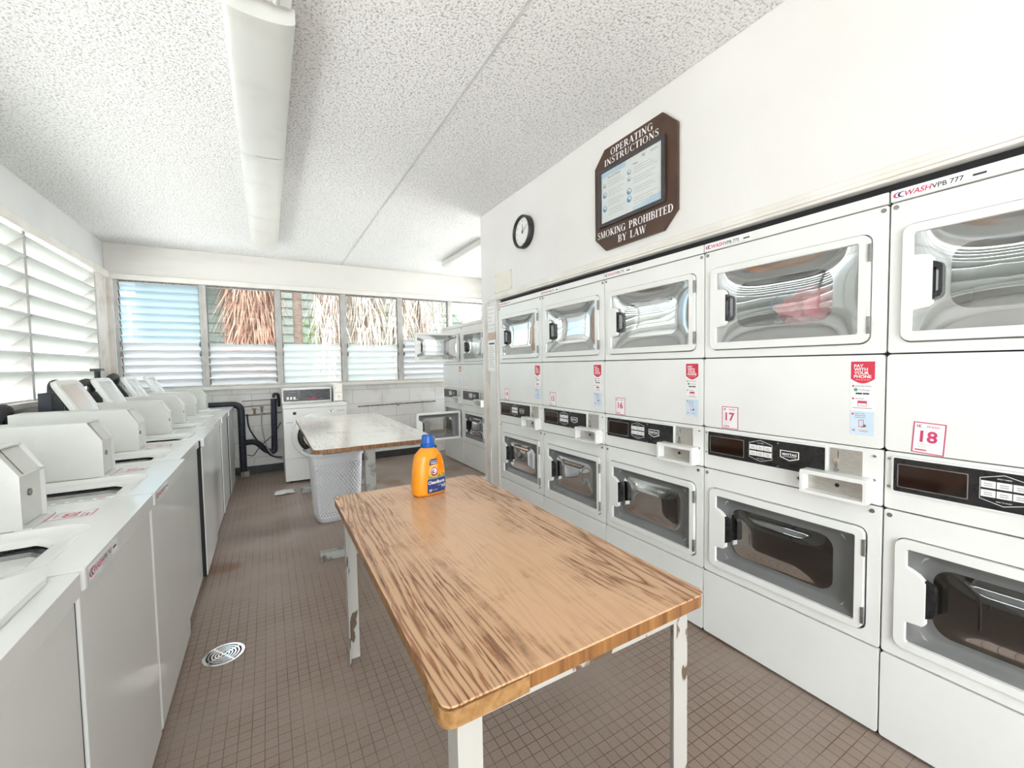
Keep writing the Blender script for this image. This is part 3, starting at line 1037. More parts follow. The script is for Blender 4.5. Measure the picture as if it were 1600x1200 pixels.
def make_dryer():
    t = thing('stacked_dryer', 'proto', 'dryer')
    # body shell (hollow) ---------------------------------------------
    b = MB()
    y0, y1, H = 0.016, 0.70, 1.876
    b.box(0.004, 0.012, y0, y1, 0.0, H, white_enamel)
    b.box(WD - 0.012, WD - 0.004, y0, y1, 0.0, H, white_enamel)
    b.box(0.012, WD - 0.012, y1 - 0.01, y1, 0.0, H, white_enamel)
    b.box(0.012, WD - 0.012, y0, y1 - 0.01, H - 0.01, H, white_enamel)
    # inner liner right behind the front panels, pierced by the two load openings
    hole1 = rrect(0.09, 0.58, 1.425, 1.715, 0.06)
    hole2 = rrect(0.09, 0.58, 0.395, 0.69, 0.06)
    b.prism([(0.012, 0.0), (WD - 0.012, 0.0), (WD - 0.012, H - 0.01), (0.012, H - 0.01)], y0 + 0.0015, y0 + 0.004, liner, XZ, holes=[hole1, hole2])
    b.prism([(0.0, 0.0), (WD, 0.0), (WD, 1.88), (0.0, 1.88)], y0 - 0.002, y0 + 0.001, dark_seam, XZ, holes=[rrect(0.034, 0.640, 1.380, 1.759, 0.03), rrect(0.037, 0.643, 0.355, 0.732, 0.03)])
    b.build('cabinet', t)
    for zc in (1.57, 0.545):
        d = MB()
        hz = 0.147
        d.loft([[(u, 0.022, z) for u, z in rrect(0.09, 0.58, zc - 0.145, zc + 0.145, 0.06, 8)],
                [(u, 0.13, z) for u, z in rrect(0.08, 0.60, zc - 0.16, zc + 0.16, 0.12, 8)],
                [(u, 0.16, z) for u, z in rrect(0.06, 0.62, zc - 0.20, zc + 0.20, 0.195, 8)],
                [(u, 0.62, z) for u, z in rrect(0.06, 0.62, zc - 0.20, zc + 0.20, 0.195, 8)]], drum_steel, cap1=True)
        d.build('drum', t, smooth=50, fix=True)
    # front panels ----------------------------------------------------
    g = 0.0025
    MB().box(g, WD - g, -0.006, y0, 1.842, 1.880, white_enamel).build('header_strip', t, bevel=0.003)
    udr = rrect(0.033, 0.641, 1.379, 1.760, 0.030)
    p = MB().prism(rrect(g, WD - g, 1.3465, 1.8385, 0.008, 3), -0.0, y0, white_enamel, XZ, holes=[udr])
    p.build('upper_front_panel', t, bevel=0.0025)
    ldr = rrect(0.036, 0.644, 0.354, 0.733, 0.030)
    p = MB().prism(rrect(g, WD - g, 0.3175, 0.8155, 0.008, 3), -0.0, y0, white_enamel, XZ, holes=[ldr])
    p.build('lower_front_panel', t, bevel=0.0025)
    MB().prism(rrect(g, WD - g, 1.0185, 1.3415, 0.012, 4), -0.004, y0, white_enamel, XZ).build('middle_panel', t, bevel=0.005)
    MB().prism(rrect(g, WD - g, 0.012, 0.3125, 0.010, 4), -0.004, y0, white_enamel, XZ).build('kick_panel', t, bevel=0.006, seg=3)
    for q in [(0.016, 1.824), (WD - 0.016, 1.824), (0.018, 0.797), (WD - 0.03, 0.797)]:
        s = MB()
        screws(s, [q], 0.0, 0.0075)
        s.build('screw', t)
    # control panel -----------------------------------------------------
    c = MB()
    c.prism(rrect(g, WD - g, 0.8205, 1.0145, 0.006, 3), 0.0, y0, white_enamel, XZ)
    cp = c.build('control_panel', t, bevel=0.0025)
    c = MB()
    c.prism(rrect(0.022, 0.519, 0.880, 1.003, 0.008, 3), -0.008, 0.0, white_enamel, XZ)
    c.prism(rrect(0.028, 0.513, 0.886, 0.997, 0.004, 3), -0.0095, -0.008, black_plastic, XZ)
    c.build('instrument_plate', cp, bevel=0.0012)
    c = MB()
    c.prism(rrect(0.038, 0.202, 0.901, 0.979, 0.003, 2), -0.0105, -0.0095, dark_steel, XZ, holes=[rrect(0.0405, 0.1995, 0.9035, 0.9765, 0.002, 2)])
    c.flat(rrect(0.0405, 0.1995, 0.9035, 0.9765, 0.002, 2), -0.0098, dark_display, XZ)
    c.build('display', cp)
    # hexagon outline and six keys
    c = MB()
    hexo = [(0.225, 0.913), (0.273, 0.8985), (0.322, 0.913), (0.322, 0.975), (0.273, 0.990), (0.225, 0.975)]
    hexi = [(0.2262, 0.9142), (0.273, 0.9001), (0.3208, 0.9142), (0.3208, 0.9738), (0.273, 0.9884), (0.2262, 0.9738)]
    c.flat(hexo, -0.0099, paper, XZ, holes=[hexi])
    c.text('SELECT FABRIC', 0.2735, 0.9755, 0.0042, -0.0100, paper, XZ, bold=0.01)
    c.text('PUSH TO START', 0.2735, 0.9088, 0.0042, -0.0100, paper, XZ, bold=0.01)
    for r_ in range(2):
        for k in range(3):
            u = 0.228 + k * 0.0312
            z = 0.921 + r_ * 0.0265
            c.prism([(u, z), (u + 0.029, z), (u + 0.029, z + 0.020), (u, z + 0.020)], -0.0115, -0.0095, steel if False else paper, XZ)
            for q in range(2):
                c.flat([(u + 0.006, z + 0.005 + q * 0.006), (u + 0.023, z + 0.005 + q * 0.006), (u + 0.023, z + 0.0075 + q * 0.006), (u + 0.006, z + 0.0075 + q * 0.006)], -0.0117, grey_ink, XZ)
    c.build('button_pad', cp)
    c = MB()
    sh = [(0.353, 0.9635), (0.4245, 0.9635), (0.4245, 0.9345), (0.389, 0.9225), (0.353, 0.9345)]
    si = [(0.3565, 0.9605), (0.421, 0.9605), (0.421, 0.9368), (0.389, 0.926), (0.3565, 0.9368)]
    c.flat(sh, -0.0100, paper, XZ, holes=[si])
    c.text('MAYTAG', 0.3887, 0.944, 0.013, -0.0101, paper, XZ, bold=0.03, width=0.054)
    c.flat([(0.363, 0.9385), (0.414, 0.9385), (0.414, 0.9400), (0.363, 0.9400)], -0.0101, paper, XZ)
    screws(c, [(0.345, 0.988), (0.345, 0.893)], -0.0095, 0.003)
    c.build('badge', cp)
    # coin plate and coin box
    c = MB()
    c.prism(rrect(0.526, 0.626, 0.912, 1.000, 0.003, 2), -0.003, 0.0, steel, XZ)
    c.prism(rrect(0.5515, 0.5535, 0.965, 0.992, 0.0008, 2), -0.0034, -0.003, dark_seam, XZ)
    c.prism(circle(0.546, 0.953, 0.0085, 16), -0.010, -0.003, chrome, XZ)
    c.prism(rrect(0.5425, 0.5525, 0.922, 0.952, 0.003, 3), -0.006, -0.003, dark_steel, XZ)
    c.prism(circle(0.549, 0.922, 0.008, 14), -0.012, -0.003, dark_steel, XZ)
    c.text('PUSH', 0.573, 0.975, 0.006, -0.0031, grey_ink, XZ)
    c.text('QUARTERS', 0.582, 0.952, 0.005, -0.0031, grey_ink, XZ)
    c.build('coin_plate', cp, bevel=0.0006)
    c = MB()
    c.prism(rrect(0.447, 0.659, 0.822, 0.911, 0.008, 3), -0.055, 0.0, white_enamel, XZ, holes=[rrect(0.460, 0.646, 0.834, 0.896, 0.004, 3)])
    bx = c.build('coin_box', cp, bevel=0.003)
    c = MB()
    c.box(0.458, 0.648, -0.014, -0.004, 0.832, 0.898, steel)
    c.prism(circle(0.556, 0.866, 0.007, 14), -0.017, -0.014, dark_seam, XZ)
    c.build('coin_drawer', bx, bevel=0.001)
    c = MB()
    c.prism(circle(0.423, 0.860, 0.0095, 18), -0.006, 0.0, chrome, XZ)
    c.prism(circle(0.423, 0.860, 0.0045, 12), -0.0072, -0.006, dark_seam, XZ)
    c.build('lock', cp)
    for q in [(0.013, 0.990), (0.013, 0.896), (WD - 0.026, 0.990), (WD - 0.026, 0.906)]:
        c = MB()
        screws(c, [q], 0.0, 0.0045)
        c.build('screw', cp)
    # doors ---------------------------------------------------------------
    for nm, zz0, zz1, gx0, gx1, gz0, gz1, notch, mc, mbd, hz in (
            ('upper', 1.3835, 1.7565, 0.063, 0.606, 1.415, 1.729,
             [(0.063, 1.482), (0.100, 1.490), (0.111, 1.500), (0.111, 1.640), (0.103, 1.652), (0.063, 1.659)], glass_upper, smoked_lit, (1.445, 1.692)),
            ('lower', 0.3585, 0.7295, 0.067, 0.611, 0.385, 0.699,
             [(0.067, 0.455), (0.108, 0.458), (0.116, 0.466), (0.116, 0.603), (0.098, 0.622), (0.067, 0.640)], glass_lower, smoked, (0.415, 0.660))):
        org = (0.640, -0.006, zz0)
        hole = rrect(gx0, gx1, gz0, gz1, 0.006, 2)
        # insert the white grip tab in the left side of the opening (points run counter-clockwise; left side goes downwards)
        n3 = 3
        poly = hole[:2 * n3] + [q for q in reversed(notch)] + hole[2 * n3:]
        d = MB().prism(rrect(0.0365, 0.6375, zz0, zz1, 0.028), -0.012, 0.010, white_enamel, XZ, holes=[poly])
        dr = d.build('dryer_door', t, origin=org, bevel=0.003, seg=3)
        dr['label'] = nm + ' door with a moulded window'
        if nm == 'upper':
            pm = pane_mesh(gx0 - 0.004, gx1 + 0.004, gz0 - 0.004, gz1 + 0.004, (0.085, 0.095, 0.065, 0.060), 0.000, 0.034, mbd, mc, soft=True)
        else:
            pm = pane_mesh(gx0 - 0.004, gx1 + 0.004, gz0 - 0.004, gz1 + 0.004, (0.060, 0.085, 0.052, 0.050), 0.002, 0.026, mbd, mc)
        pm.build('door_window', dr, origin=org, smooth=60)
        h = MB()
        zc = (notch[0][1] + notch[-1][1]) / 2
        hx = 0.112 if nm == 'upper' else 0.117
        h.prism([(hx - 0.004, zc - 0.062), (hx + 0.018, zc - 0.050), (hx + 0.022, zc - 0.040), (hx + 0.022, zc + 0.040), (hx + 0.018, zc + 0.050), (hx - 0.004, zc + 0.062)], -0.011, 0.012, black_plastic, XZ,
                holes=[[(hx + 0.001, zc - 0.040), (hx + 0.012, zc - 0.032), (hx + 0.012, zc + 0.032), (hx + 0.001, zc + 0.040)]] if nm == 'upper' else [])
        h.build('door_handle', dr, origin=org, bevel=0.001)
        for z_ in hz:
            MB().box(0.632, 0.6425, -0.0155, -0.004, z_ - 0.030, z_ + 0.030, dark_steel).build('hinge', dr, origin=org, bevel=0.0015)
    return t


def number_sticker(parent, num, tilt=0.0, u0=0.095):
    s = MB()
    w, h = 0.077, 0.100
    z0 = 1.022
    ca, sa = math.cos(tilt), math.sin(tilt)

    def fn(a, b_, d):
        x, z = a - w / 2, b_ - h / 2
        return (u0 + w / 2 + x * ca - z * sa, d, z0 + h / 2 + x * sa + z * ca)
    s.prism([(0, 0), (w, 0), (w, h), (0, h)], -0.0050, -0.0045, pink_ink, fn)
    s.flat([(0.0032, 0.0032), (w - 0.0032, 0.0032), (w - 0.0032, h - 0.0032), (0.0032, h - 0.0032)], -0.00515, paper, fn)
    wash_mark(s, 0.008, 0.087, 0.009, -0.00525, fn, pink_ink, navy)
    s.text('WASH', 0.046, 0.0835, 0.0105, -0.00525, pink_ink, fn, bold=0.01, shear=0.2)
    s.text(str(num), w / 2, 0.0375, 0.050, -0.00525, pink_ink, fn, bold=0.028)
    s.text('FOR SERVICE CALL', 0.029, 0.0275, 0.0042, -0.00525, grey_ink, fn)
    s.text('MACHINE', 0.024, 0.0195, 0.0042, -0.00525, grey_ink, fn)
    s.text('800', 0.014, 0.0105, 0.006, -0.00525, pink_ink, fn) if False else None
    s.flat([(0.008, 0.0085), (0.036, 0.0085), (0.036, 0.0125), (0.008, 0.0125)], -0.00525, pink_ink, fn)
    s.build('number_sticker', parent, fix=False)


def phone_sticker(parent):
    s = MB()
    u0, u1, z0, z1 = 0.588, 0.657, 1.059, 1.319
    fn = XZ
    s.prism([(u0, z0), (u1, z0), (u1, z1), (u0, z1)], -0.0048, -0.0045, paper, fn)
    s.flat([(u0, z0), (u1, z0), (u1, z0 + 0.085), (u0, z0 + 0.085)], -0.0049, pale_blue, fn)
    red = [(u0, z1), (u0, 1.258)] + [(u0 + (u1 - u0) * k / 10, 1.258 - 0.016 * math.sin(PI * k / 10)) for k in range(1, 10)] + [(u1, 1.258), (u1, z1)]
    s.flat(red, -0.0050, red_ink, fn)
    for i, tx in enumerate(('PAY', 'WITH', 'YOUR', 'PHONE')):
        s.text(tx, u0 + 0.009, 1.299 - i * 0.0125, 0.0145, -0.0051, paper, fn, bold=0.03, center=False, sx=1.05)
    s.text('SIMPLE, FAST & SECURE', 0.6225, 1.2535, 0.0040, -0.0051, paper, fn)
    w = -0.0050
    s.flat(circle(0.5955, 1.2325, 0.0036, 12), w, pink_ink, fn)
    s.text('DOWNLOAD THE APP', 0.602, 1.2310, 0.0045, w, black_ink, fn, center=False, bold=0.015)
    s.flat(circle(0.603, 1.2195, 0.006, 14), w, green_ink, fn)
    s.text('PayRange', 0.612, 1.2168, 0.0085, w, blue_ink, fn, center=False)
    for k in range(2):
        s.flat([(0.603 + k * 0.0205, 1.2035), (0.6215 + k * 0.0205, 1.2035), (0.6215 + k * 0.0205, 1.2090), (0.603 + k * 0.0205, 1.2090)], w, black_ink, fn)
    s.flat(circle(0.5955, 1.188, 0.0036, 12), w, pink_ink, fn)
    s.text('ADD FUNDS', 0.602, 1.1865, 0.0045, w, black_ink, fn, center=False, bold=0.015)
    s.flat([(0.609, 1.162), (0.636, 1.162), (0.636, 1.181), (0.609, 1.181)], w, pink_ink, fn, holes=[[(0.6105, 1.1635), (0.6345, 1.1635), (0.6345, 1.172), (0.6105, 1.172)]])
    s.flat([(0.594, 1.154), (0.650, 1.154), (0.650, 1.1565), (0.594, 1.1565)], w, grey_ink, fn)
    s.flat(circle(0.5955, 1.133, 0.0036, 12), w, pink_ink, fn)
    for i, tx in enumerate(('SELECT YOUR', 'MACHINE AND', 'SWIPE TO PAY')):
        s.text(tx, 0.602, 1.1335 - i * 0.0068, 0.0045, w, black_ink, fn, center=False, bold=0.015)
    s.flat(rrect(0.613, 0.628, 1.088, 1.114, 0.002, 2), w - 0.0001, pink_ink, fn, holes=[rrect(0.6145, 0.6265, 1.0905, 1.112, 0.001, 2)])
    s.flat([(0.622, 1.086), (0.634, 1.089), (0.636, 1.095), (0.629, 1.099)], w - 0.0002, particle, fn)
    wash_mark(s, 0.595, 1.075, 0.007, w, fn, navy, pink_ink)
    s.text('WASH', 0.627, 1.0715, 0.009, w - 0.0001, pink_ink, fn, shear=0.2)
    s.build('payment_sticker', parent, fix=False)


def header_label(parent, code):
    s = MB()
    fn = XZ
    s.prism([(0.004, 1.8435), (0.228, 1.8435), (0.228, 1.8785), (0.004, 1.8785)], -0.0066, -0.006, paper, fn)
    wash_mark(s, 0.010, 1.861, 0.018, -0.0068, fn, pink_ink, navy)
    s.text('WASH', 0.067, 1.853, 0.0225, -0.0068, pink_ink, fn, bold=0.02, shear=0.22)
    s.text(code, 0.137, 1.8535, 0.0200, -0.0068, black_ink, fn, bold=0.015)
    s.text('MACHINE ID', 0.203, 1.869, 0.0045, -0.0068, grey_ink, fn)
    s.flat([(0.190, 1.856), (0.218, 1.856), (0.218, 1.862), (0.190, 1.862)], -0.0068, black_ink, fn)
    s.text('REPORT PROBLEMS OR ASK QUESTIONS', 0.158, 1.8475, 0.0045, -0.0068, grey_ink, fn)
    s.build('machine_label', parent, fix=False)


proto = make_dryer()
first = True
DR = 'stacked dryers set into the right wall'
specs = [
    # number, code, left edge world y, x, label, payment sticker, group
    (14, 'VPB 769', 0.5935 + WD * 4, 0.0, 'white stacked dryer numbered 14, first of the wall row beside the paper notices', True, DR),
    (15, 'VPB 771', 0.5935 + WD * 3, 0.0, 'white stacked dryer numbered 15, directly under the board lettered OPERATING INSTRUCTIONS', True, DR),
    (16, 'VPB 773', 0.5935 + WD * 2, 0.0, 'white stacked dryer numbered 16 with pale mixed clothes behind its upper window', True, DR),
    (17, 'VPB 775', 0.5935 + WD * 1, 0.0, 'white stacked dryer numbered 17 with pink clothes behind its upper window', True, DR),
    (18, 'VPB 777', 0.5935, 0.0, 'white stacked dryer numbered 18, nearest of the row and cut off by the frame', False, DR),
    (13, 'VPB 767', 5.173, 0.43, 'white stacked dryer with both doors closed, half hidden behind the wall corner', False, 'stacked dryers by the back windows'),
    (12, 'VPB 765', 5.859, 0.43, 'white stacked dryer with both doors swung open beside the back windows', True, 'stacked dryers by the back windows'),
]
specs[1] = (15, 'VPB 771', specs[1][2], 0.0, 'white stacked dryer numbered 15, between the dryers numbered 14 and 16', True, DR)
dryers = []
for k, sp in enumerate(specs):
    dryers.append(proto if k == 0 else copy_tree(proto))
for t, (num, code, y, x, lab, pay, grp) in zip(dryers, specs):
    t.location = (x, y, 0)
    t.rotation_euler = (0, 0, R(-90))
    tag(t, lab, 'dryer', grp)
    number_sticker(t, num, R(-3) if num == 18 else 0.0, 0.072 if num == 18 else 0.095)
    if pay:
        phone_sticker(t)
    header_label(t, code)
for ch in dryers[-1].children:
    if ch.name.startswith('dryer_door'):
        ch.rotation_euler = (0, 0, R(91 if 'upper' in ch['label'] else 88))
        ch.location.y -= 0.012


# clothes tumbling behind the upper windows of 16 and 17
def cloth_lump(name, c, r, mt, seed, label, cat='clothes', sq=(1, 1, 1), group=None):
    bm = bmesh.new()
    bmesh.ops.create_icosphere(bm, subdivisions=5, radius=1.0)
    V = []
    for v in bm.verts:
        p = v.co.copy()
        q = p * 1.6 + Vector((seed, seed * 1.7, -seed))
        f = 1 + 0.32 * noise.noise(q) + 0.22 * noise.noise(q * 2.6) + 0.10 * (1 - abs(noise.noise(q * 6)) * 2)
        V.append(Vector((p.x * r * sq[0] * f, p.y * r * sq[1] * f, p.z * r * sq[2] * f)) + Vector(c))
    F = [tuple(v.index for v in f.verts) for f in bm.faces]
    bm.free()
    o = MB().add(V, F, mt).build(name, origin=c, smooth=80)
    return tag(o, label, cat, group)


cloth_lump('pink_clothes', (0.145, 0.865, 1.530), 0.105, cloth_pink, 1.3, 'crumpled pink clothes behind the upper window of dryer 17', sq=(0.8, 1.25, 0.85))
cloth_lump('blue_clothes', (0.32, 0.93, 1.610), 0.08, cloth_blue, 4.1, 'light blue clothes above the pink ones inside dryer 17', sq=(0.7, 2.2, 0.7))
cloth_lump('green_clothes', (0.36, 1.05, 1.52), 0.07, cloth_green, 7.7, 'grey green clothes lying left of the pink ones inside dryer 17', sq=(0.8, 1.2, 0.8))
cloth_lump('pale_clothes', (0.175, 1.75, 1.53), 0.10, cloth_white, 9.2, 'pale mixed clothes at the left behind the upper window of dryer 16', sq=(0.8, 0.9, 1.0))
cloth_lump('cream_clothes', (0.18, 1.50, 1.525), 0.085, mat('cream_cloth', (0.72, 0.62, 0.55), 0.9, color2=(0.6, 0.5, 0.42), noise_scale=16), 2.2, 'cream clothes at the right behind the upper window of dryer 16', sq=(0.8, 0.8, 1.1))


# ------------------------------------------------------------------ top-loading washers
def make_washer():
    t = thing('top_load_washer', 'proto', 'washer')
    W = 0.66
    c = MB()
    c.box(-0.69, -0.004, 0.004, W - 0.004, 0.02, 0.845, washer_enamel)
    cb = c.build('cabinet', t, bevel=0.012, seg=3)
    f = MB()
    f.box(-0.012, 0.0, 0.010, W - 0.010, 0.03, 0.842, washer_enamel)
    f.build('front_panel', t, bevel=0.008, seg=3)
    f = MB()
    for x, y in ((-0.06, 0.06), (-0.06, W - 0.06), (-0.63, 0.06), (-0.63, W - 0.06)):
        f.prism(circle(x, y, 0.02, 12), 0.0, 0.025, black_plastic, XYZ)
    f.build('feet', t)
    # top deck with dished loading basin
    d = MB()
    rim = rrect(-0.53, -0.065, 0.035, 0.400, 0.08, 8)
    n = len(rim)
    deck = rrect(-0.70, 0.012, 0.004, W - 0.004, 0.014, 4)
    d.prism(deck, 0.853, 0.900, washer_enamel, XYZ, holes=[rim])
    MB().box(-0.68, -0.004, -0.003, 0.003, 0.03, 0.890, dark_seam).build('washer_gap_shade', t)  # black sheet standing in for the shade between neighbouring washers
    o = d.build('top_deck', t, bevel=0.005, seg=3)
    d = MB()
    cx, cy = -0.29, 0.222
    circ = []
    for (x, y) in rim:
        a = math.atan2((y - cy), (x - cx))
        circ.append((cx + 0.178 * math.cos(a), cy + 0.172 * math.sin(a)))
    rings = []
    for s_, z in ((0.0, 0.899), (0.12, 0.893), (0.5, 0.886), (0.88, 0.884), (1.0, 0.880)):
        rings.append([(x * (1 - s_) + u * s_, y * (1 - s_) + v * s_, z) for (x, y), (u, v) in zip(rim, circ)])
    rings.append([(cx + (u - cx) * 0.99, cy + (v - cy) * 0.99, 0.868) for u, v in circ])
    d.loft(rings, washer_enamel)
    d.build('loading_basin', t, smooth=60)
    tb = MB()
    rr = lambda q, z: [(cx + (u - cx) * q, cy + (v - cy) * q, z) for u, v in circ]
    tb.loft([rr(1.0, 0.876), rr(1.01, 0.862), rr(0.93, 0.852), rr(0.93, 0.845)], black_plastic)
    tb.loft([rr(0.92, 0.856), rr(0.90, 0.846), rr(0.94, 0.84), rr(0.98, 0.80), rr(0.99, 0.50)], dark_steel, cap1=True)
    tb.build('wash_tub', t, smooth=50)
    # coin meter housing on the right-hand side, running back to the wall
    k = MB()
    prof = [(-0.695, 0.902), (-0.218, 0.902), (-0.218, 1.048), (-0.262, 1.125), (-0.695, 1.125)]
    XZk = lambda u, v, w: (u, w, v)
    k.prism(prof, 0.405, 0.409, beige_box, XZk)
    k.prism(prof, 0.552, 0.556, beige_box, XZk)
    k.box(-0.695, -0.262, 0.409, 0.552, 1.121, 1.125, beige_box)
    k.box(-0.695, -0.691, 0.409, 0.552, 0.902, 1.121, beige_box)
    # recessed slope and face
    k.prism([(-0.2275, 1.046), (-0.2685, 1.118), (-0.2720, 1.116), (-0.2310, 1.044)], 0.409, 0.552, beige_box, XZk)
    k.prism([(-0.2275, 1.0475), (-0.218, 1.0475), (-0.218, 1.0435), (-0.2275, 1.0435)], 0.409, 0.552, beige_box, XZk)
    k.box(-0.234, -0.228, 0.409, 0.552, 0.906, 1.0435, beige_box)
    k.box(-0.234, -0.200, 0.405, 0.556, 0.900, 0.9045, beige_box)
    ko = k.build('coin_meter_housing', t)
    kk = MB()
    kk.prism([(-0.2255, 1.0478), (-0.2665, 1.1195), (-0.2672, 1.1190), (-0.2262, 1.0473)], 0.449, 0.451, dark_seam, XZk)
    kk.prism(circle(0.48, 0.99, 0.010, 14), -0.2275, -0.2235, dark_steel, YZ)
    kk.build('coin_slot', ko)
    return t


def washer_number(parent, num):
    s = MB()
    fn = lambda u, v, w: (-0.080 - v, 0.422 + u, w)          # read from the front of the machine
    fn = lambda u, v, w: (-0.255 + v, 0.445 - 0 + u, w)
    # sticker lies on the deck in front of the housing
    x0, x1, y0, y1 = -0.200, -0.100, 0.470, 0.545
    g = lambda u, v, w: (x0 + u, y1 - v, w)
    g = lambda u, v, w: (x1 - v, y0 + u, w)
    h, wd = 0.100, 0.075
    s.flat([(0, 0), (wd, 0), (wd, h), (0, h)], 0.9003, pink_ink, g)
    s.flat([(0.003, 0.003), (wd - 0.003, 0.003), (wd - 0.003, h - 0.003), (0.003, h - 0.003)], 0.9005, paper, g)
    s.text('WASH', wd / 2, 0.082, 0.012, 0.9007, pink_ink, g, shear=0.2)
    s.text(num, wd / 2, 0.036, 0.048, 0.9007, pink_ink, g, bold=0.03)
    s.flat([(0.008, 0.010), (0.035, 0.010), (0.035, 0.016), (0.008, 0.016)], 0.9007, pink_ink, g)
    s.flat([(0.008, 0.022), (0.045, 0.022), (0.045, 0.026), (0.008, 0.026)], 0.9007, grey_ink, g)
    s.build('number_sticker', parent, fix=False)


def washer_label(parent, code):
    s = MB()
    g = lambda u, v, w: (0.012 + w, 0.030 + u, 0.858 + v)
    s.flat([(0, 0), (0.205, 0), (0.205, 0.036), (0, 0.036)], 0.0004, paper, g)
    wash_mark(s, 0.004, 0.018, 0.020, 0.0007, g, pink_ink, navy)
    s.text('WASH', 0.060, 0.010, 0.022, 0.0007, pink_ink, g, bold=0.02, shear=0.22)
    s.text(code, 0.124, 0.011, 0.019, 0.0007, black_ink, g, bold=0.015)
    s.flat([(0.170, 0.014), (0.196, 0.014), (0.196, 0.020), (0.170, 0.020)], 0.0007, black_ink, g)
    s.flat([(0.085, 0.004), (0.160, 0.004), (0.160, 0.006), (0.085, 0.006)], 0.0007, grey_ink, g)
    s.build('machine_label', parent, fix=False)


def washer_strip(parent):
    """instruction strip along the near edge of the deck"""
    s = MB()
    g = lambda u, v, w: (-0.30 + u, 0.012 + v, w)
    s.flat([(-0.05, 0), (0.20, 0), (0.20, 0.022), (-0.05, 0.022)], 0.9003, paper, g)
    for k in range(7):
        s.flat([(-0.04 + k * 0.033, 0.004), (-0.016 + k * 0.033, 0.004), (-0.016 + k * 0.033, 0.010), (-0.04 + k * 0.033, 0.010)], 0.9006, (pink_ink, grey_ink, blue_ink)[k % 3], g)
        s.flat([(-0.04 + k * 0.033, 0.013), (-0.02 + k * 0.033, 0.013), (-0.02 + k * 0.033, 0.017), (-0.04 + k * 0.033, 0.017)], 0.9006, grey_ink, g)
    s.build('instruction_strip', parent, fix=False)


def open_lid(parent, closed=False):
    W0, W1 = 0.065, 0.425
    lid = MB()
    L_ = 0.42
    lx = -0.575
    if closed:
        mb = MB().prism(rrect(-0.575, -0.03, 0.012, 0.648, 0.03), 0.9005, 0.915, washer_enamel, XYZ)
        return mb.build('washer_lid', parent, bevel=0.004, seg=3)
    a = R(27)
    # local frame: v runs up the leaning lid, w is its thickness (towards the room)
    fn = lambda u, v, w: (-0.475 - v * math.sin(a) + w * math.cos(a), u, 0.905 + v * math.cos(a) + w * math.sin(a))
    hole = rrect(W0 + 0.035, W1 - 0.035, 0.03, L_ - 0.03, 0.03, 5)
    lid.prism(rrect(W0, W1, 0.0, L_, 0.045, 6), -0.012, 0.0, beige_box, fn)
    lid.prism(rrect(W0, W1, 0.0, L_, 0.045, 6), 0.0, 0.014, washer_enamel, fn, holes=[hole])
    lo = lid.build('washer_lid', parent, bevel=0.003)
    pn = MB().prism(hole, 0.0005, 0.004, mat('shiny_lid_liner', (0.72, 0.73, 0.72), 0.16, 0.6, color2=(0.78, 0.79, 0.78), noise_scale=4, bump=0.6, bump_scale=10), fn)
    pn.build('lid_liner', lo)
    h = MB().prism(circle((W0 + W1) / 2, 0.16, 0.006, 12), 0.004, 0.008, dark_seam, fn)
    h.build('lid_latch', lo)
    return lo


wp = make_washer()
wl = [
    ('white top load washer nearest the camera, its closed lid cut off by the frame', True, False),
    ('white top load washer just beyond the one with the closed lid', False, False),
    ('white top load washer with an instruction strip along the near edge of its basin', False, False),
    ('white top load washer between the strip labelled one and the first raised lid', False, False),
    ('white top load washer under the nearest of the four raised lids', False, True),
    ('white top load washer under the second of the four raised lids', False, True),
    ('white top load washer under the third of the four raised lids', False, True),
    ('white top load washer at the far end of the row, beside the black wall pipe', False, True),
]
codes = ['VPB 742', 'VPB 743', 'VPB 745', 'VPB 746', 'VPB 747', 'VPB 748', 'VPB 749', 'VPB 750']
washers = [wp] + [copy_tree(wp) for _ in range(7)]
setb = [0, 0, 0, -0.022, 0.0, -0.012, -0.006, 0.004]
for i, (t, (lab, closed, lid)) in enumerate(zip(washers, wl)):
    t.location = (-2.172 + setb[i] - 0.012, 0.58 + 0.66 * i, 0)
    tag(t, lab, 'washer', 'top load washers along the left wall')
    if closed:
        open_lid(t, True)
    if lid:
        open_lid(t)
    if i in (1, 2, 3):
        washer_number(t, {1: '02', 2: '03', 3: '04'}[i])
    if i in (1, 2):
        washer_label(t, codes[i])
    if i in (2,):
        washer_strip(t)

# ------------------------------------------------------------------ front-loading washer at the back wall
t = thing('front_load_washer', 'white front load coin washer with dark control panel standing against the back wall', 'washer', (-1.675, 5.47, 0))
W = 0.69
MB().box(0.0, W, 0.012, 0.68, 0.02, 0.865, white_enamel).build('cabinet', t, bevel=0.006)
MB().box(-0.003, W + 0.003, -0.004, 0.69, 0.865, 0.905, white_enamel).build('top', t, bevel=0.008, seg=3)
MB().box(0.003, W - 0.003, 0.0, 0.012, 0.02, 0.278, white_enamel).build('kick_panel', t, bevel=0.003)
fp = MB()
fp.prism([(0.003, 0.284), (W - 0.003, 0.284), (W - 0.003, 0.862), (0.003, 0.862)], 0.0, 0.012, white_enamel, XZ, holes=[circle(0.345, 0.53, 0.215, 40)])
fp.build('front_panel', t, bevel=0.003)
d = MB()
d.loft([[(x, y, z) for x, z in circle(0.345, 0.53, r_, 40)] for r_, y in ((0.268, 0.0), (0.262, -0.018), (0.215, -0.024), (0.205, -0.010))], white_enamel)
dd = d.build('washer_door', t, smooth=40)
d = MB()
d.loft([[(x, y, z) for x, z in circle(0.345, 0.53, r_, 40)] for r_, y in ((0.206, -0.010), (0.195, -0.022), (0.175, -0.022), (0.160, 0.0), (0.10, 0.05), (0.02, 0.06))], black_plastic, cap1=True)
d.build('door_window', dd, smooth=50)
d = MB()
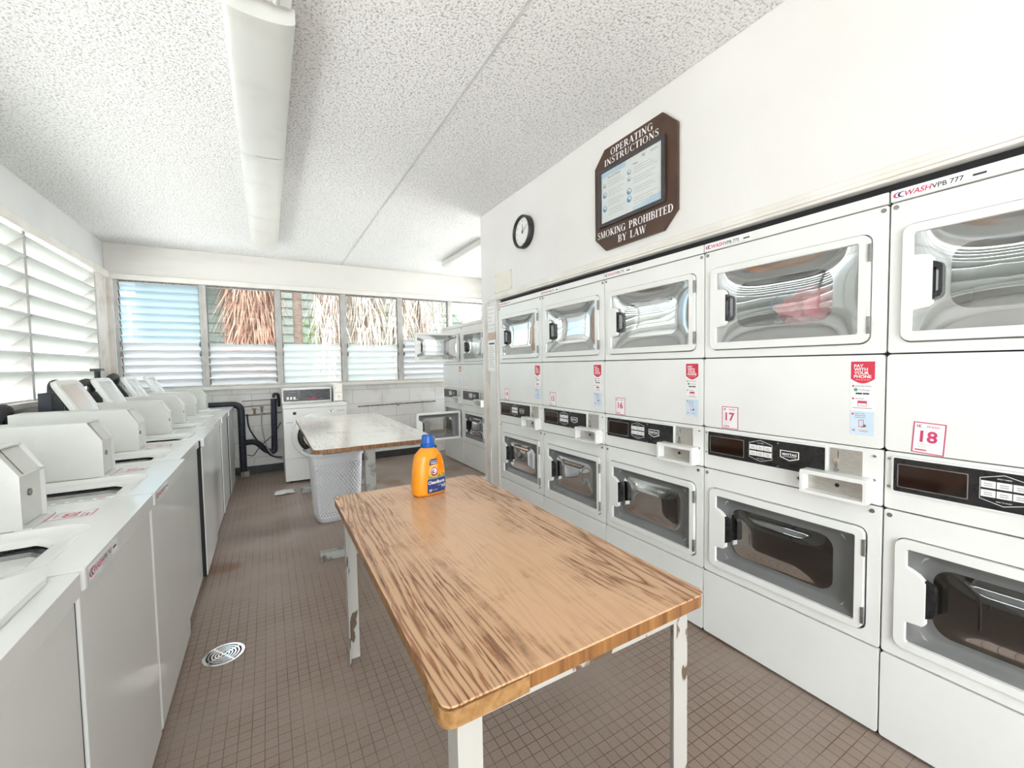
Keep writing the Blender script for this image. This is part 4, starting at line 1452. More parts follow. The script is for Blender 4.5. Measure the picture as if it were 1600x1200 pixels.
d.prism(rrect(0.10, 0.135, 0.792, 0.825, 0.002, 2), -0.001, 0.0, black_ink, XZ)
d.prism(rrect(0.03, 0.10, 0.700, 0.707, 0.002, 2), -0.001, 0.0, grey_ink, XZ)
d.prism(rrect(0.47, 0.55, 0.79, 0.835, 0.002, 2), -0.001, 0.0, paper, XZ)
d.flat(circle(0.51, 0.808, 0.008, 12), -0.0012, black_ink, XZ)
d.flat([(0.48, 0.826), (0.54, 0.826), (0.54, 0.830), (0.48, 0.830)], -0.0012, black_ink, XZ)
d.prism(rrect(0.58, 0.665, 0.808, 0.814, 0.002, 2), -0.001, 0.0, grey_ink, XZ)
d.build('small_labels', t)
c = MB()
py = 0.28
c.box(0.0, 0.555, py, 0.66, 0.905, 1.085, white_enamel)
cp = c.build('control_console', t, bevel=0.008)
c = MB()
c.prism(rrect(0.018, 0.540, 0.930, 1.068, 0.004, 2), py - 0.003, py, black_plastic, XZ)
c.box(0.185, 0.187, py - 0.0036, py - 0.003, 0.935, 1.064, grey_ink)
for k in range(3):
    c.box(0.052 + k * 0.036, 0.076 + k * 0.036, py - 0.005, py - 0.003, 0.950, 0.985, paper)
c.box(0.150, 0.172, py - 0.0035, py - 0.003, 0.952, 0.956, paper)
c.text('COMMERCIAL', 0.115, 1.035, 0.012, py - 0.0035, grey_ink, XZ)
c.text('HOT  WARM  COLD', 0.105, 1.010, 0.008, py - 0.0035, grey_ink, XZ)
c.flat([(0.25, 0.948), (0.33, 0.960), (0.37, 0.962), (0.39, 0.948)], py - 0.0035, red_ink, XZ)
c.flat([(0.40, 0.946), (0.46, 0.949), (0.46, 0.946), (0.40, 0.944)], py - 0.0035, grey_ink, XZ)
c.build('display_panel', cp)
c = MB()
c.box(0.575, 0.685, py - 0.02, 0.62, 0.905, 1.130, white_enamel)
cb = c.build('coin_meter', t, bevel=0.006)
c = MB()
c.box(0.590, 0.680, py - 0.026, py - 0.02, 0.915, 1.122, steel)
c.box(0.602, 0.604, py - 0.0275, py - 0.026, 1.055, 1.095, dark_seam)
c.prism(circle(0.635, 0.965, 0.010, 12), py - 0.030, py - 0.026, dark_steel, XZ)
c.box(0.590, 0.680, py - 0.028, py - 0.026, 1.015, 1.020, dark_steel)
c.build('coin_plate', cb)
for x, y in ((0.06, 0.06), (W - 0.06, 0.06), (0.06, 0.6), (W - 0.06, 0.6)):
    MB().prism(circle(x, y, 0.02, 12), 0.0, 0.022, black_plastic, XYZ).build('foot', t)

# ------------------------------------------------------------------ tables
t = thing('work_table', 'large folding table with orange wood grain laminate top and chipped corner in the foreground', 'table', (-1.226, 1.335, 0))
tx0, tx1, ty0, ty1 = -0.350, 0.347, -0.685, 0.685
b = MB()
b.prism(rrect(tx0, tx1, ty0, ty1, 0.022, 5), 0.746, 0.7505, wood_orange, XYZ)
tp = b.build('tabletop', t, bevel=0.001)
b = MB()
o = rrect(tx0 + 0.002, tx1 - 0.002, ty0 + 0.002, ty1 - 0.002, 0.022, 5)
b.prism(o, 0.716, 0.746, wood_edge, XYZ)
b.build('edge_band', t, bevel=0.002)
# bare particle board where the edging broke off the near corner
b = MB()
cor = []
R_ = 0.024
path = [(tx0 + 0.17, ty0 - 0.0015), (tx0 + 0.12, ty0 - 0.003), (tx0 + 0.06, ty0 - 0.004)]
for k in range(7):
    a = R(270 - 90 * k / 6)
    path.append((tx0 + 0.022 + 0.026 * math.cos(a), ty0 + 0.022 + 0.026 * math.sin(a)))
path += [(tx0 - 0.003, ty0 + 0.05), (tx0 - 0.001, ty0 + 0.09)]
inner = [(tx0 + 0.01, ty0 + 0.09), (tx0 + 0.02, ty0 + 0.03), (tx0 + 0.05, ty0 + 0.012), (tx0 + 0.17, ty0 + 0.01)]
b.prism(path + inner, 0.713, 0.7448, particle, XYZ)
b.build('exposed_core', t, bevel=0.005, seg=3)
fr = MB()
fz0, fz1 = 0.690, 0.716
ax, ay = 0.315, 0.655
for s_ in (-1, 1):
    y = s_ * ay
    fr.box(-ax, ax, min(y, y - s_ * 0.004), max(y, y - s_ * 0.004), fz0 - 0.010, fz1, leg_paint)
    fr.box(-ax, ax, min(y, y - s_ * 0.04), max(y, y - s_ * 0.04), fz1 - 0.004, fz1, leg_paint)
    x = s_ * ax
    fr.box(min(x, x - s_ * 0.004), max(x, x - s_ * 0.004), -ay, ay, fz0 - 0.010, fz1, leg_paint)
fr.build('frame', t, bevel=0.001)


def angle_leg(sx, sy, parent):
    g = MB()
    L_, th = 0.050, 0.005
    X, Y = sx * (ax - 0.0005), sy * (ay - 0.0005)
    pts = [(X, Y), (X - sx * L_, Y), (X - sx * L_, Y - sy * th), (X - sx * th, Y - sy * th), (X - sx * th, Y - sy * L_), (X, Y - sy * L_)]
    g.prism(pts, 0.0, 0.716, leg_paint, XYZ)
    # inner doubling plate
    g.build('leg', parent, bevel=0.0012)


for sx in (-1, 1):
    for sy in (-1, 1):
        angle_leg(sx, sy, t)

t = thing('pedestal_table', 'pale laminate table on a steel pedestal behind the orange table', 'table', (-1.145, 4.06, 0))
b = MB()
hx, hy = 0.425, 1.035
b.prism(rrect(-hx, hx, -hy, hy, 0.05, 6), 0.786, 0.790, wood_pale, XYZ)
b.build('tabletop', t, bevel=0.001)
b = MB().prism(rrect(-hx + 0.001, hx - 0.001, -hy + 0.001, hy - 0.001, 0.05, 6), 0.758, 0.786, wood_edge, XYZ)
b.build('edge_band', t, bevel=0.003)
for s_ in (-1, 1):
    y = s_ * 0.92
    MB().box(-0.085, -0.012, y - 0.03, y + 0.03, 0.05, 0.735, leg_steel).build('post', t, bevel=0.004)
    MB().box(-0.40, 0.36, y - 0.03, y + 0.03, 0.0, 0.055, leg_steel).build('foot_bar', t, bevel=0.004)
    MB().box(-0.36, 0.36, y - 0.03, y + 0.03, 0.735, 0.758, leg_steel).build('top_bracket', t, bevel=0.002)

# ------------------------------------------------------------------ laundry hamper with lattice holes
t = thing('laundry_basket', 'tall white plastic laundry basket with lattice holes beside the pedestal table', 'basket', (-1.315, 4.02, 0), R(4))


def hamper_pt(u, z):
    """u in 0..1 round the wall, z height"""
    k = z / 0.62
    hx = 0.180 + 0.036 * k
    hy = 0.150 + 0.030 * k
    e = 4.5
    a = 2 * PI * u
    ca, sa = math.cos(a), math.sin(a)
    r_ = (abs(ca) ** e + abs(sa) ** e) ** (-1 / e)
    return Vector((hx * r_ * ca, hy * r_ * sa, z))


nu, nz = 96, 27
zb, zt = 0.035, 0.575
# even arc-length parameter
samp = [hamper_pt(k / 2000, 0.3) for k in range(2001)]
acc = [0.0]
for k in range(2000):
    acc.append(acc[-1] + (samp[k + 1] - samp[k]).length)


def upar(s_):
    s_ = (s_ % 1.0) * acc[-1]
    lo, hi = 0, 2000
    while hi - lo > 1:
        md_ = (lo + hi) // 2
        if acc[md_] <= s_:
            lo = md_
        else:
            hi = md_
    return (lo + (s_ - acc[lo]) / (acc[hi] - acc[lo])) / 2000


US = [upar(k / nu) for k in range(nu)] + [1.0]
b = MB()
for i in range(nu):
    for j in range(nz):
        z0 = zb + (zt - zb) * j / nz
        z1 = zb + (zt - zb) * (j + 1) / nz
        P = [hamper_pt(US[i], z0), hamper_pt(US[i + 1], z0), hamper_pt(US[i + 1], z1), hamper_pt(US[i], z1)]
        um = (i + .5) / nu
        # solid corners, solid bands at top and bottom, holes on a quincunx
        mid = hamper_pt(upar(um), 0.3)
        corner = abs(mid.x) > 0.165 and abs(mid.y) > 0.135
        hole = (not corner) and 1 <= j < nz - 3 and (i + j) % 2 == 0
        c = sum(P, Vector()) / 4
        mids = [(P[k] + P[(k + 1) % 4]) / 2 for k in range(4)]
        ring = [P[0], mids[0], P[1], mids[1], P[2], mids[2], P[3], mids[3]]
        if not hole:
            b.add(ring, [tuple(range(8))], basket_plastic)
        else:
            inn = [c + (q - c) * f for q, f in zip(ring, (0.40, 0.66, 0.40, 0.66, 0.40, 0.66, 0.40, 0.66))]
            b.add(ring + inn, [(k, (k + 1) % 8, 8 + (k + 1) % 8, 8 + k) for k in range(8)], basket_plastic)
o = b.build('basket_wall', t, smooth=50)
md = o.modifiers.new('thick', 'SOLIDIFY')
md.thickness = 0.0035
b = MB()
rg = lambda z, q: [tuple(hamper_pt(US[i], z) * 1.0 * Vector((q, q, 1)).x if False else (hamper_pt(US[i], z).x * q, hamper_pt(US[i], z).y * q, z)) for i in range(nu)]
b.loft([rg(0.0, 0.93), rg(0.006, 0.97), rg(0.036, 1.0)], basket_plastic, cap0=True)
b.build('basket_base', t, smooth=50)
b = MB()
n_ = nu


def rim_ring(dz, q):
    out = []
    for i in range(nu):
        p = hamper_pt(US[i], 0.60)
        # rim dips along the short sides where the handles are
        dip = 0.0
        out.append((p.x * q, p.y * q, 0.585 + dz + dip))
    return out


b.loft([rim_ring(-0.012, 1.0), rim_ring(-0.010, 1.05), rim_ring(0.012, 1.085), rim_ring(0.022, 1.06), rim_ring(0.018, 1.01), rim_ring(-0.008, 0.985), rim_ring(-0.012, 1.0)], basket_plastic)
b.build('basket_rim', t, smooth=50)
for s_ in (-1, 1):
    h = MB()
    pts = []
    for k in range(13):
        a = PI * k / 12
        pts.append((s_ * (0.222 + 0.045 * math.sin(a)), 0.115 * math.cos(a), 0.598 + 0.018 * math.sin(a)))
    h.tube(pts, 0.011, basket_plastic, 10)
    h.build('handle', t, smooth=60)

# ------------------------------------------------------------------ detergent bottle
t = thing('detergent_bottle', 'orange laundry detergent bottle with blue cap standing on the orange table', 'bottle', (-1.195, 1.83, 0.7515), R(12))
HX, HY = 0.078, 0.046


def sec(z):
    """half width left, right, half depth of the body at height z"""
    ks = [(0.0, 0.070, 0.070, 0.038), (0.006, 0.077, 0.077, 0.045), (0.05, 0.080, 0.079, 0.047), (0.10, 0.076, 0.075, 0.046),
          (0.15, 0.068, 0.066, 0.044), (0.175, 0.0615, 0.058, 0.042), (0.19, 0.054, 0.050, 0.038), (0.203, 0.040, 0.038, 0.032), (0.211, 0.028, 0.027, 0.027), (0.218, 0.0245, 0.0245, 0.0245)]
    for k in range(len(ks) - 1):
        if ks[k][0] <= z <= ks[k + 1][0]:
            f = (z - ks[k][0]) / (ks[k + 1][0] - ks[k][0])
            return [ks[k][i] * (1 - f) + ks[k + 1][i] * f for i in (1, 2, 3)]
    return ks[-1][1:]


def body_ring(z, n=48):
    l, r_, d_ = sec(z)
    out = []
    e = 3.0 if z < 0.19 else 2.2
    # the grip hollow narrows the body on the right between z .085 and .175
    hol = ss((z - 0.075) / 0.02) * ss((0.180 - z) / 0.02)
    for k in range(n):
        a = 2 * PI * k / n
        ca, sa = math.cos(a), math.sin(a)
        rr_ = (abs(ca) ** e + abs(sa) ** e) ** (-1 / e)
        x = rr_ * ca * (r_ if ca > 0 else l)
        y = rr_ * sa * d_
        if x > 0.018:
            y *= 1 - 0.85 * hol * ss((x - 0.018) / 0.018) * (1 - ss((x - 0.046) / 0.012))
        out.append((x, y, z))
    return out


zs_ = [0.0, 0.003, 0.006, 0.015, 0.03, 0.05, 0.07, 0.08, 0.09, 0.10, 0.11, 0.12, 0.13, 0.14, 0.15, 0.16, 0.168, 0.175, 0.182, 0.19, 0.197, 0.203, 0.207, 0.211, 0.218]
b = MB()
b.loft([body_ring(z) for z in zs_], bottle_orange, cap0=True, cap1=True)
bo = b.build('bottle_body', t, smooth=55)
c = MB()
nn_ = 40
def cap_ring(r_, z, rib=0.0):
    return [((r_ + rib * (k % 2)) * math.cos(2 * PI * k / nn_), (r_ + rib * (k % 2)) * math.sin(2 * PI * k / nn_), z) for k in range(nn_)]
c.loft([cap_ring(0.031, 0.212), cap_ring(0.033, 0.217), cap_ring(0.033, 0.229), cap_ring(0.0275, 0.232), cap_ring(0.0265, 0.236, 0.0006), cap_ring(0.0265, 0.262, 0.0006), cap_ring(0.0250, 0.266), cap_ring(0.022, 0.2655), cap_ring(0.0215, 0.262)], cap_blue, cap0=True, cap1=True)
c.build('bottle_cap', t, smooth=35)
# printed label wraps the front of the body
def front_y(x, z):
    l, r_, d_ = sec(z)
    e = 3.0
    q = min(0.999, abs(x) / (r_ if x > 0 else l))
    y = -d_ * (1 - q ** e) ** (1 / e)
    hol = ss((z - 0.075) / 0.02) * ss((0.180 - z) / 0.02)
    if x > 0.018:
        y *= 1 - 0.85 * hol * ss((x - 0.018) / 0.018) * (1 - ss((x - 0.046) / 0.012))
    return y
LB = lambda u, v, w: (u, front_y(u, v) - w, v)


def lab_patch(mb, poly, w, mt):
    """subdivide a polygon into thin columns so it follows the bottle"""
    xs = [p[0] for p in poly]
    x0, x1 = min(xs), max(xs)
    nx = max(2, int((x1 - x0) / 0.004))

    def span(x):
        ys = []
        m_ = len(poly)
        for k in range(m_):
            a, c_ = poly[k], poly[(k + 1) % m_]
            if (a[0] - x) * (c_[0] - x) <= 0 and abs(a[0] - c_[0]) > 1e-9:
                f = (x - a[0]) / (c_[0] - a[0])
                ys.append(a[1] + f * (c_[1] - a[1]))
        return (min(ys), max(ys)) if ys else None
    V, F = [], []
    rows = 8
    for i in range(nx + 1):
        x = x0 + (x1 - x0) * min(max(i / nx, 0.002), 0.998)
        s0, s1 = span(x)
        for j in range(rows + 1):
            V.append(LB(x, s0 + (s1 - s0) * j / rows, w))
    for i in range(nx):
        for j in range(rows):
            F.append((i * (rows + 1) + j, (i + 1) * (rows + 1) + j, (i + 1) * (rows + 1) + j + 1, i * (rows + 1) + j + 1))
    mb.add(V, F, mt)


l = MB()
lab_patch(l, [(-0.030, 0.072), (0.070, 0.072), (0.064, 0.093), (0.040, 0.088), (0.010, 0.084), (-0.012, 0.088), (-0.028, 0.096)], 0.0006, label_green)
lab_patch(l, rrect(-0.034, 0.068, 0.012, 0.075, 0.006, 3), 0.0009, navy)
lab_patch(l, [(-0.022, 0.137), (0.020, 0.141), (0.022, 0.158), (0.018, 0.165), (-0.012, 0.163), (-0.018, 0.156)], 0.0009, navy)
lab_patch(l, circle(0.002, 0.108, 0.027, 32), 0.0006, label_yellow)
lab_patch(l, circle(0.002, 0.108, 0.0225, 32), 0.0010, paper)
lab_patch(l, circle(0.002, 0.108, 0.0212, 32), 0.0012, logo_red)
lab_patch(l, circle(0.002, 0.108, 0.0130, 28), 0.0014, paper)
# arm with hammer, simplified to its dark outline
arm = [(-0.008, 0.103), (-0.002, 0.0985), (0.006, 0.1015), (0.0085, 0.107), (0.004, 0.108), (0.003, 0.1045), (-0.001, 0.1035), (-0.003, 0.107), (0.000, 0.112), (0.005, 0.1145), (0.002, 0.1175), (-0.006, 0.1135), (-0.009, 0.108)]
l.flat(arm, 0.0018, black_ink, LB)
for k, ch in enumerate('ARM&HAMMER'):
    a = R(205 - k * 25.5)
    cx_, cz_ = 0.002 + 0.0170 * math.cos(a), 0.108 + 0.0170 * math.sin(a)
    rot = a - PI / 2
    vs_, fs = text_tris(ch, 0.02)
    wd = max(p[0] for p in vs_) + min(p[0] for p in vs_)
    l.add([LB(cx_ + ((p[0] - wd / 2) * math.cos(rot) - (p[1] - 0.35) * math.sin(rot)) * 0.0065,
              cz_ + ((p[0] - wd / 2) * math.sin(rot) + (p[1] - 0.35) * math.cos(rot)) * 0.0065, 0.0016) for p in vs_], fs, paper)
l.text('CleanBurst', 0.013, 0.053, 0.020, 0.0013, paper, LB, bold=0.03, width=0.088)
l.text('77', -0.018, 0.018, 0.016, 0.0013, paper, LB, bold=0.03)
l.text('LOADS', 0.006, 0.023, 0.0065, 0.0013, paper, LB)
l.text('HE', 0.052, 0.030, 0.020, 0.0013, pale_blue, LB, bold=0.03)
l.text('CLEAN', 0.030, 0.040, 0.008, 0.0013, pale_blue, LB)
l.text('MORE POWER', 0.001, 0.152, 0.006, 0.0013, pale_blue, LB, bold=0.02, width=0.030)
l.text('FRESH', 0.001, 0.143, 0.008, 0.0013, paper, LB, bold=0.03, width=0.028)
l.build('label', bo, fix=False)

# ------------------------------------------------------------------ ceiling lights
def ceiling_light(y0, lens, label, x0=-1.905, x1=-1.668, zb_=2.620, L_=1.19):
    t = thing('ceiling_light', label, 'light', ((x0 + x1) / 2, y0, ZC), 0, 'tube lights along the ceiling')
    w = (x1 - x0) / 2
    h = ZC - zb_
    b = MB().box(-w * 0.86, w * 0.86, 0.0, L_ - 0.004, -h * 0.45, 0.0, fix_metal)
    b.build('housing', t, bevel=0.003)
    if lens:
        b = MB()
        prof = []
        for k in range(13):
            a = PI * k / 12
            prof.append((-w * math.cos(a) ** 1 * (1 if True else 1), -h + h * 0.22 - h * 0.22 * math.sin(a)))
        prof = [(-w, -h * 0.35), (-w, -h * 0.80)] + [(-w * math.cos(PI * k / 12) * 0.995, -h * 0.80 - h * 0.20 * math.sin(PI * k / 12)) for k in range(1, 12)] + [(w, -h * 0.80), (w, -h * 0.35)]
        b.prism(prof, 0.004, L_ - 0.002, fix_lens, lambda u, v, ww: (u, ww, v))
        b.build('diffuser', t, smooth=35)
    else:
        b = MB()
        b.box(-w * 0.88, w * 0.88, 0.0, L_ - 0.03, -h * 0.60, -h * 0.45, fix_metal)
        b.build('reflector', t, bevel=0.004)
        for s_ in (-1, 1):
            m_ = MB().tube([(s_ * w * 0.45, 0.03, -h * 0.72), (s_ * w * 0.45, L_ - 0.06, -h * 0.72)], 0.012, fix_lens, 12)
            m_.build('fluorescent_tube', t, smooth=50)
    return t


ceiling_light(0.655, False, 'ceiling light without its cover, nearest of the left row')
ceiling_light(1.845, True, 'ceiling light with a grimy curved cover, nearest covered one of the left row')
ceiling_light(3.020, True, 'ceiling light with a stained cover in the middle of the left row')
ceiling_light(4.205, True, 'ceiling light with a clean pale cover, farthest of the left row')
ceiling_light(4.235, True, 'ceiling light above the alcove, partly hidden by the wall corner', 0.275, 0.485, 2.655)

# ------------------------------------------------------------------ wall things
# brown notice board (flat front faces -x); u runs right as seen from the room = -y
t = thing('instruction_board', 'brown octagonal board lettered OPERATING INSTRUCTIONS and SMOKING PROHIBITED BY LAW, framed sheet in its middle', 'sign', (-0.001, 2.024, 2.008))
BD = lambda u, v, w: (-w, -u, v)
oc = [(0.0, 0.081), (0.088, 0.0), (0.520, 0.0), (0.604, 0.083), (0.604, 0.508), (0.515, 0.596), (0.086, 0.594), (0.0, 0.510)]
MB().prism(oc, 0.0, 0.018, sign_wood, BD).build('board', t, bevel=0.002)
for tx_, cu_, cv_, sz_, wd_ in (('OPERATING', 0.295, 0.540, 0.038, 0.315), ('INSTRUCTIONS', 0.290, 0.493, 0.036, 0.405), ('SMOKING PROHIBITED', 0.302, 0.078, 0.040, 0.560), ('BY LAW', 0.300, 0.022, 0.040, 0.21)):
    b = MB()
    serif_text(b, tx_, cu_, cv_, sz_, 0.0186, white_letter, BD, width=wd_)
    b.build('lettering_line', t, fix=False)
b = MB()
fu0, fu1, fv0, fv1 = 0.044, 0.538, 0.138, 0.478
b.prism([(fu0, fv0), (fu1, fv0), (fu1, fv1), (fu0, fv1)], 0.018, 0.034, sign_frame, BD, holes=[[(fu0 + 0.022, fv0 + 0.022), (fu1 - 0.022, fv0 + 0.022), (fu1 - 0.022, fv1 - 0.022), (fu0 + 0.022, fv1 - 0.022)]])
pf = b.build('picture_frame', t, bevel=0.004)
b = MB()
pu0, pu1, pv0, pv1 = fu0 + 0.021, fu1 - 0.021, fv0 + 0.021, fv1 - 0.021
b.prism([(pu0, pv0), (pu1, pv0), (pu1, pv1), (pu0, pv1)], 0.0182, 0.024, paper, BD)
w = 0.0243
b.flat([(pu0, pv1 - 0.03), (pu0 + 0.20, pv1 - 0.03), (pu0 + 0.20, pv1), (pu0, pv1)], w, pale_blue, BD)
b.flat([(pu1 - 0.20, pv0), (pu1, pv0), (pu1, pv0 + 0.045), (pu1 - 0.20, pv0 + 0.025)], w, pale_blue, BD)
b.text('Top Load Washer', pu0 + 0.055, pv1 - 0.045, 0.014, w, black_ink, BD, center=False, bold=0.01)
b.text('Dryer', pu0 + 0.255, pv1 - 0.048, 0.014, w, black_ink, BD, center=False, bold=0.01)
wash_mark(b, pu1 - 0.13, pv1 - 0.022, 0.014, w, BD, black_ink, grey_ink)
b.text('WASH', pu1 - 0.055, pv1 - 0.029, 0.018, w, grey_ink, BD, bold=0.01, shear=0.2)
line_ink = mat('faint_print', (0.55, 0.53, 0.50), 0.6, color2=(0.64, 0.62, 0.58), noise_scale=30)
for cidx, (lx, ln) in enumerate(((pu0 + 0.060, 0.135), (pu0 + 0.255, 0.165))):
    for k in range(15):
        v_ = pv1 - 0.066 - k * 0.0138
        if k % 4 == 3:
            continue
        ll = ln * (0.75 + 0.25 * ((k * 7) % 5) / 4)
        b.flat([(lx, v_), (lx + ll, v_), (lx + ll, v_ + 0.0032), (lx, v_ + 0.0032)], w, line_ink, BD)
for (cu, cv, rr_) in ((pu0 + 0.030, pv1 - 0.080, 0.013), (pu0 + 0.030, pv1 - 0.135, 0.017), (pu0 + 0.030, pv1 - 0.215, 0.018),
                      (pu0 + 0.225, pv1 - 0.075, 0.015), (pu0 + 0.225, pv1 - 0.112, 0.013), (pu0 + 0.225, pv1 - 0.180, 0.018), (pu0 + 0.225, pv1 - 0.222, 0.018)):
    big = rr_ > 0.015
    b.flat(circle(cu, cv, rr_, 20), w, blue_ink if big else grey_ink, BD, holes=[circle(cu + 0.002, cv + 0.003, rr_ * 0.62, 16)])
    b.flat(circle(cu - 0.002, cv - 0.004, rr_ * 0.34, 12), w, blue_ink if big else grey_ink, BD)
b.build('instruction_sheet', pf, fix=False)
MB().prism([(pu0, pv0), (pu1, pv0), (pu1, pv1), (pu0, pv1)], 0.0275, 0.0285, glass_frame, BD).build('glass_pane', pf)

# clock
t = thing('wall_clock', 'round wall clock with deep black rim and white face showing ten past twelve', 'clock', (-0.001, 2.862, 2.375))
rc = 0.128
b = MB()
n = 48
rg = lambda r_, w_: [BD(r_ * math.cos(2 * PI * k / n), r_ * math.sin(2 * PI * k / n), w_) for k in range(n)]
b.loft([rg(rc * 0.97, 0.0), rg(rc, 0.004), rg(rc, 0.042), rg(rc * 0.97, 0.047), rg(rc * 0.88, 0.047), rg(rc * 0.86, 0.043), rg(rc * 0.855, 0.026)], clock_black, cap0=True)
b.build('clock_rim', t, smooth=40)
b = MB()
b.flat(circle(0, 0, rc * 0.858, 48), 0.0265, white_letter, BD)
for h_ in range(1, 13):
    a = R(90 - 30 * h_)
    b.text(str(h_), rc * 0.70 * math.cos(a), rc * 0.70 * math.sin(a) - 0.008, 0.022, 0.0268, black_ink, BD)
for k in range(60):
    a = R(6 * k)
    b.flat([(rc * q * math.cos(a) - s_ * 0.0005 * math.sin(a), rc * q * math.sin(a) + s_ * 0.0005 * math.cos(a)) for q, s_ in ((0.815, -1), (0.84, -1), (0.84, 1), (0.815, 1))], 0.0268, grey_ink, BD)
b.build('clock_face', t, fix=False)


def hand(a, l_, wd, w_, nm, mt):
    ca, sa = math.cos(a), math.sin(a)
    m_ = MB().prism([(-0.015 * ca - wd * sa, -0.015 * sa + wd * ca), (-0.015 * ca + wd * sa, -0.015 * sa - wd * ca), (l_ * ca + wd * 0.6 * sa, l_ * sa - wd * 0.6 * ca), (l_ * ca - wd * 0.6 * sa, l_ * sa + wd * 0.6 * ca)], w_, w_ + 0.0012, mt, BD)
    m_.build(nm, t)


hand(R(90), 0.060, 0.0032, 0.029, 'hour_hand', black_ink)
hand(R(30), 0.088, 0.0018, 0.031, 'minute_hand', black_ink)
MB().prism(circle(0, 0, 0.0065, 16), 0.028, 0.034, black_ink, BD).build('hand_pivot', t)

# cream cover plate
t = thing('wall_cover_plate', 'cream painted cover plate on the wall above the dryer numbered 14', 'plate', (-0.001, 3.392, 1.972))
MB().prism(rrect(0, 0.305, 0, 0.165, 0.01, 3), 0.0, 0.005, cream_plate, BD).build('plate', t, bevel=0.0015)
b = MB()
for u_, v_ in ((0.012, 0.012), (0.293, 0.012), (0.293, 0.153), (0.012, 0.153)):
    b.prism(circle(u_, v_, 0.004, 10), 0.005, 0.0068, rust_iron, BD)
b.build('screws', t)

# two paper notices
o = MB()
o.prism([(0, 0), (0.150, 0.006), (0.152, 0.235), (0.0, 0.250)], 0.0, 0.0008, paper, BD)
for k, (tx, wd_) in enumerate((('PLEASE DO NOT', 0.125), ('LET LINT GO IN', 0.115), ('DRAINS', 0.060), ('CLEAN', 0.06), ('LINT TRAP AFTER', 0.125), ('EACH USE', 0.09))):
    o.text(tx, 0.012, 0.208 - k * 0.036, 0.020, 0.0010, grey_ink, BD, center=False, width=wd_)
tag(o.build('paper_notice', origin=(0, 0, 0), fix=False), 'upper paper notice with large hand lettering taped beside the dryer numbered 14', 'notice', 'paper notices beside the dryers')
bpy.data.objects['paper_notice'].location = (-0.0145, 3.525, 1.625)
o = MB()
o.prism([(0, 0), (0.148, 0.0), (0.148, 0.285), (0.0, 0.285)], 0.0, 0.0008, paper, BD)
o.flat([(0.020, 0.245), (0.125, 0.245), (0.125, 0.258), (0.020, 0.258)], 0.0010, black_ink, BD)
for k in range(12):
    ll = 0.075 + 0.035 * ((k * 5) % 4) / 3
    o.flat([(0.020, 0.222 - k * 0.017), (0.020 + ll, 0.222 - k * 0.017), (0.020 + ll, 0.228 - k * 0.017), (0.020, 0.228 - k * 0.017)], 0.0010, line_ink, BD)
o2 = o.build('paper_notice', fix=False)
o2.location = (-0.0145, 3.525, 1.275)
tag(o2, 'lower paper notice with lines of small print beside the dryer numbered 14', 'notice', 'paper notices beside the dryers')
o3 = MB().prism([(0, 0), (0.148, 0.004), (0.146, 0.062), (0.002, 0.060)], 0.0, 0.0006, mat('tan_tape', (0.55, 0.42, 0.32), 0.5, color2=(0.62, 0.5, 0.4), noise_scale=12), BD).build('masking_tape', fix=False)
o3.location = (-0.0143, 3.525, 1.562)
tag(o3, 'tan strip of tape between the two paper notices', 'tape')

# ------------------------------------------------------------------ plumbing
def bend(pts, r_=0.06, n=6):
    """round the corners of a polyline"""
    P = [Vector(p) for p in pts]
    out = [P[0]]
    for i in range(1, len(P) - 1):
        a = (P[i - 1] - P[i]).normalized()
        c_ = (P[i + 1] - P[i]).normalized()
        rr_ = min(r_, (P[i - 1] - P[i]).length * 0.45, (P[i + 1] - P[i]).length * 0.45)
        s0, s1 = P[i] + a * rr_, P[i] + c_ * rr_
        for k in range(n + 1):
            f = k / n
            out.append((1 - f) ** 2 * s0 + 2 * f * (1 - f) * P[i] + f * f * s1)
    out.append(P[-1])
    return out


t = thing('drain_pipe', 'thick dark insulated drain pipe between the washers and the front load washer', 'pipe', (-2.1, 6.13, 0))
loc = lambda pts: [(x + 2.1, y - 6.13, z) for x, y, z in pts]
MB().tube(bend(loc([(-3.0, 6.13, 0.90), (-2.11, 6.13, 0.90), (-2.11, 6.13, 0.05)]), 0.09), 0.038, pipe_blue, 16).build('main_pipe', t, smooth=50)
MB().tube(bend(loc([(-2.11, 6.13, 0.42), (-1.97, 6.12, 0.43), (-1.86, 6.11, 0.30), (-1.77, 6.11, 0.27), (-1.755, 6.11, 0.95)]), 0.07), 0.034, pipe_blue, 16).build('trap', t, smooth=50)
MB().box(-0.04, 0.05, -0.06, 0.06, 0.0, 0.075, rust_iron).build('floor_flange', t, bevel=0.01)
MB().tube(bend([(-1.755, 6.10, 0.965), (-1.755, 6.10, 1.01), (-1.705, 6.10, 1.01), (-1.700, 6.12, 0.94), (-1.700, 6.14, 0.85)], 0.05), 0.018, hose_black, 12).build('corrugated_hose', smooth=50)
tag(bpy.data.objects['corrugated_hose'], 'short black hose looping from the standpipe into the front load washer', 'hose')
t = thing('water_pipe', 'thin rusty water pipe with valves along the back wall left of the front load washer', 'pipe', (-2.0, 6.21, 0.76))
MB().tube([(-0.10, 0, -0.010), (0.52, 0, 0.010)], 0.011, rust_iron, 10).build('pipe_run', t, smooth=50)
MB().tube([(-0.10, 0.005, 0.10), (0.22, 0.005, 0.11), (0.24, 0.005, 0.02)], 0.007, rust_iron, 8).build('upper_branch', t, smooth=50)
MB().tube([(-0.10, 0.01, 0.17), (0.36, 0.01, 0.18)], 0.006, rust_iron, 8).build('top_branch', t, smooth=50)
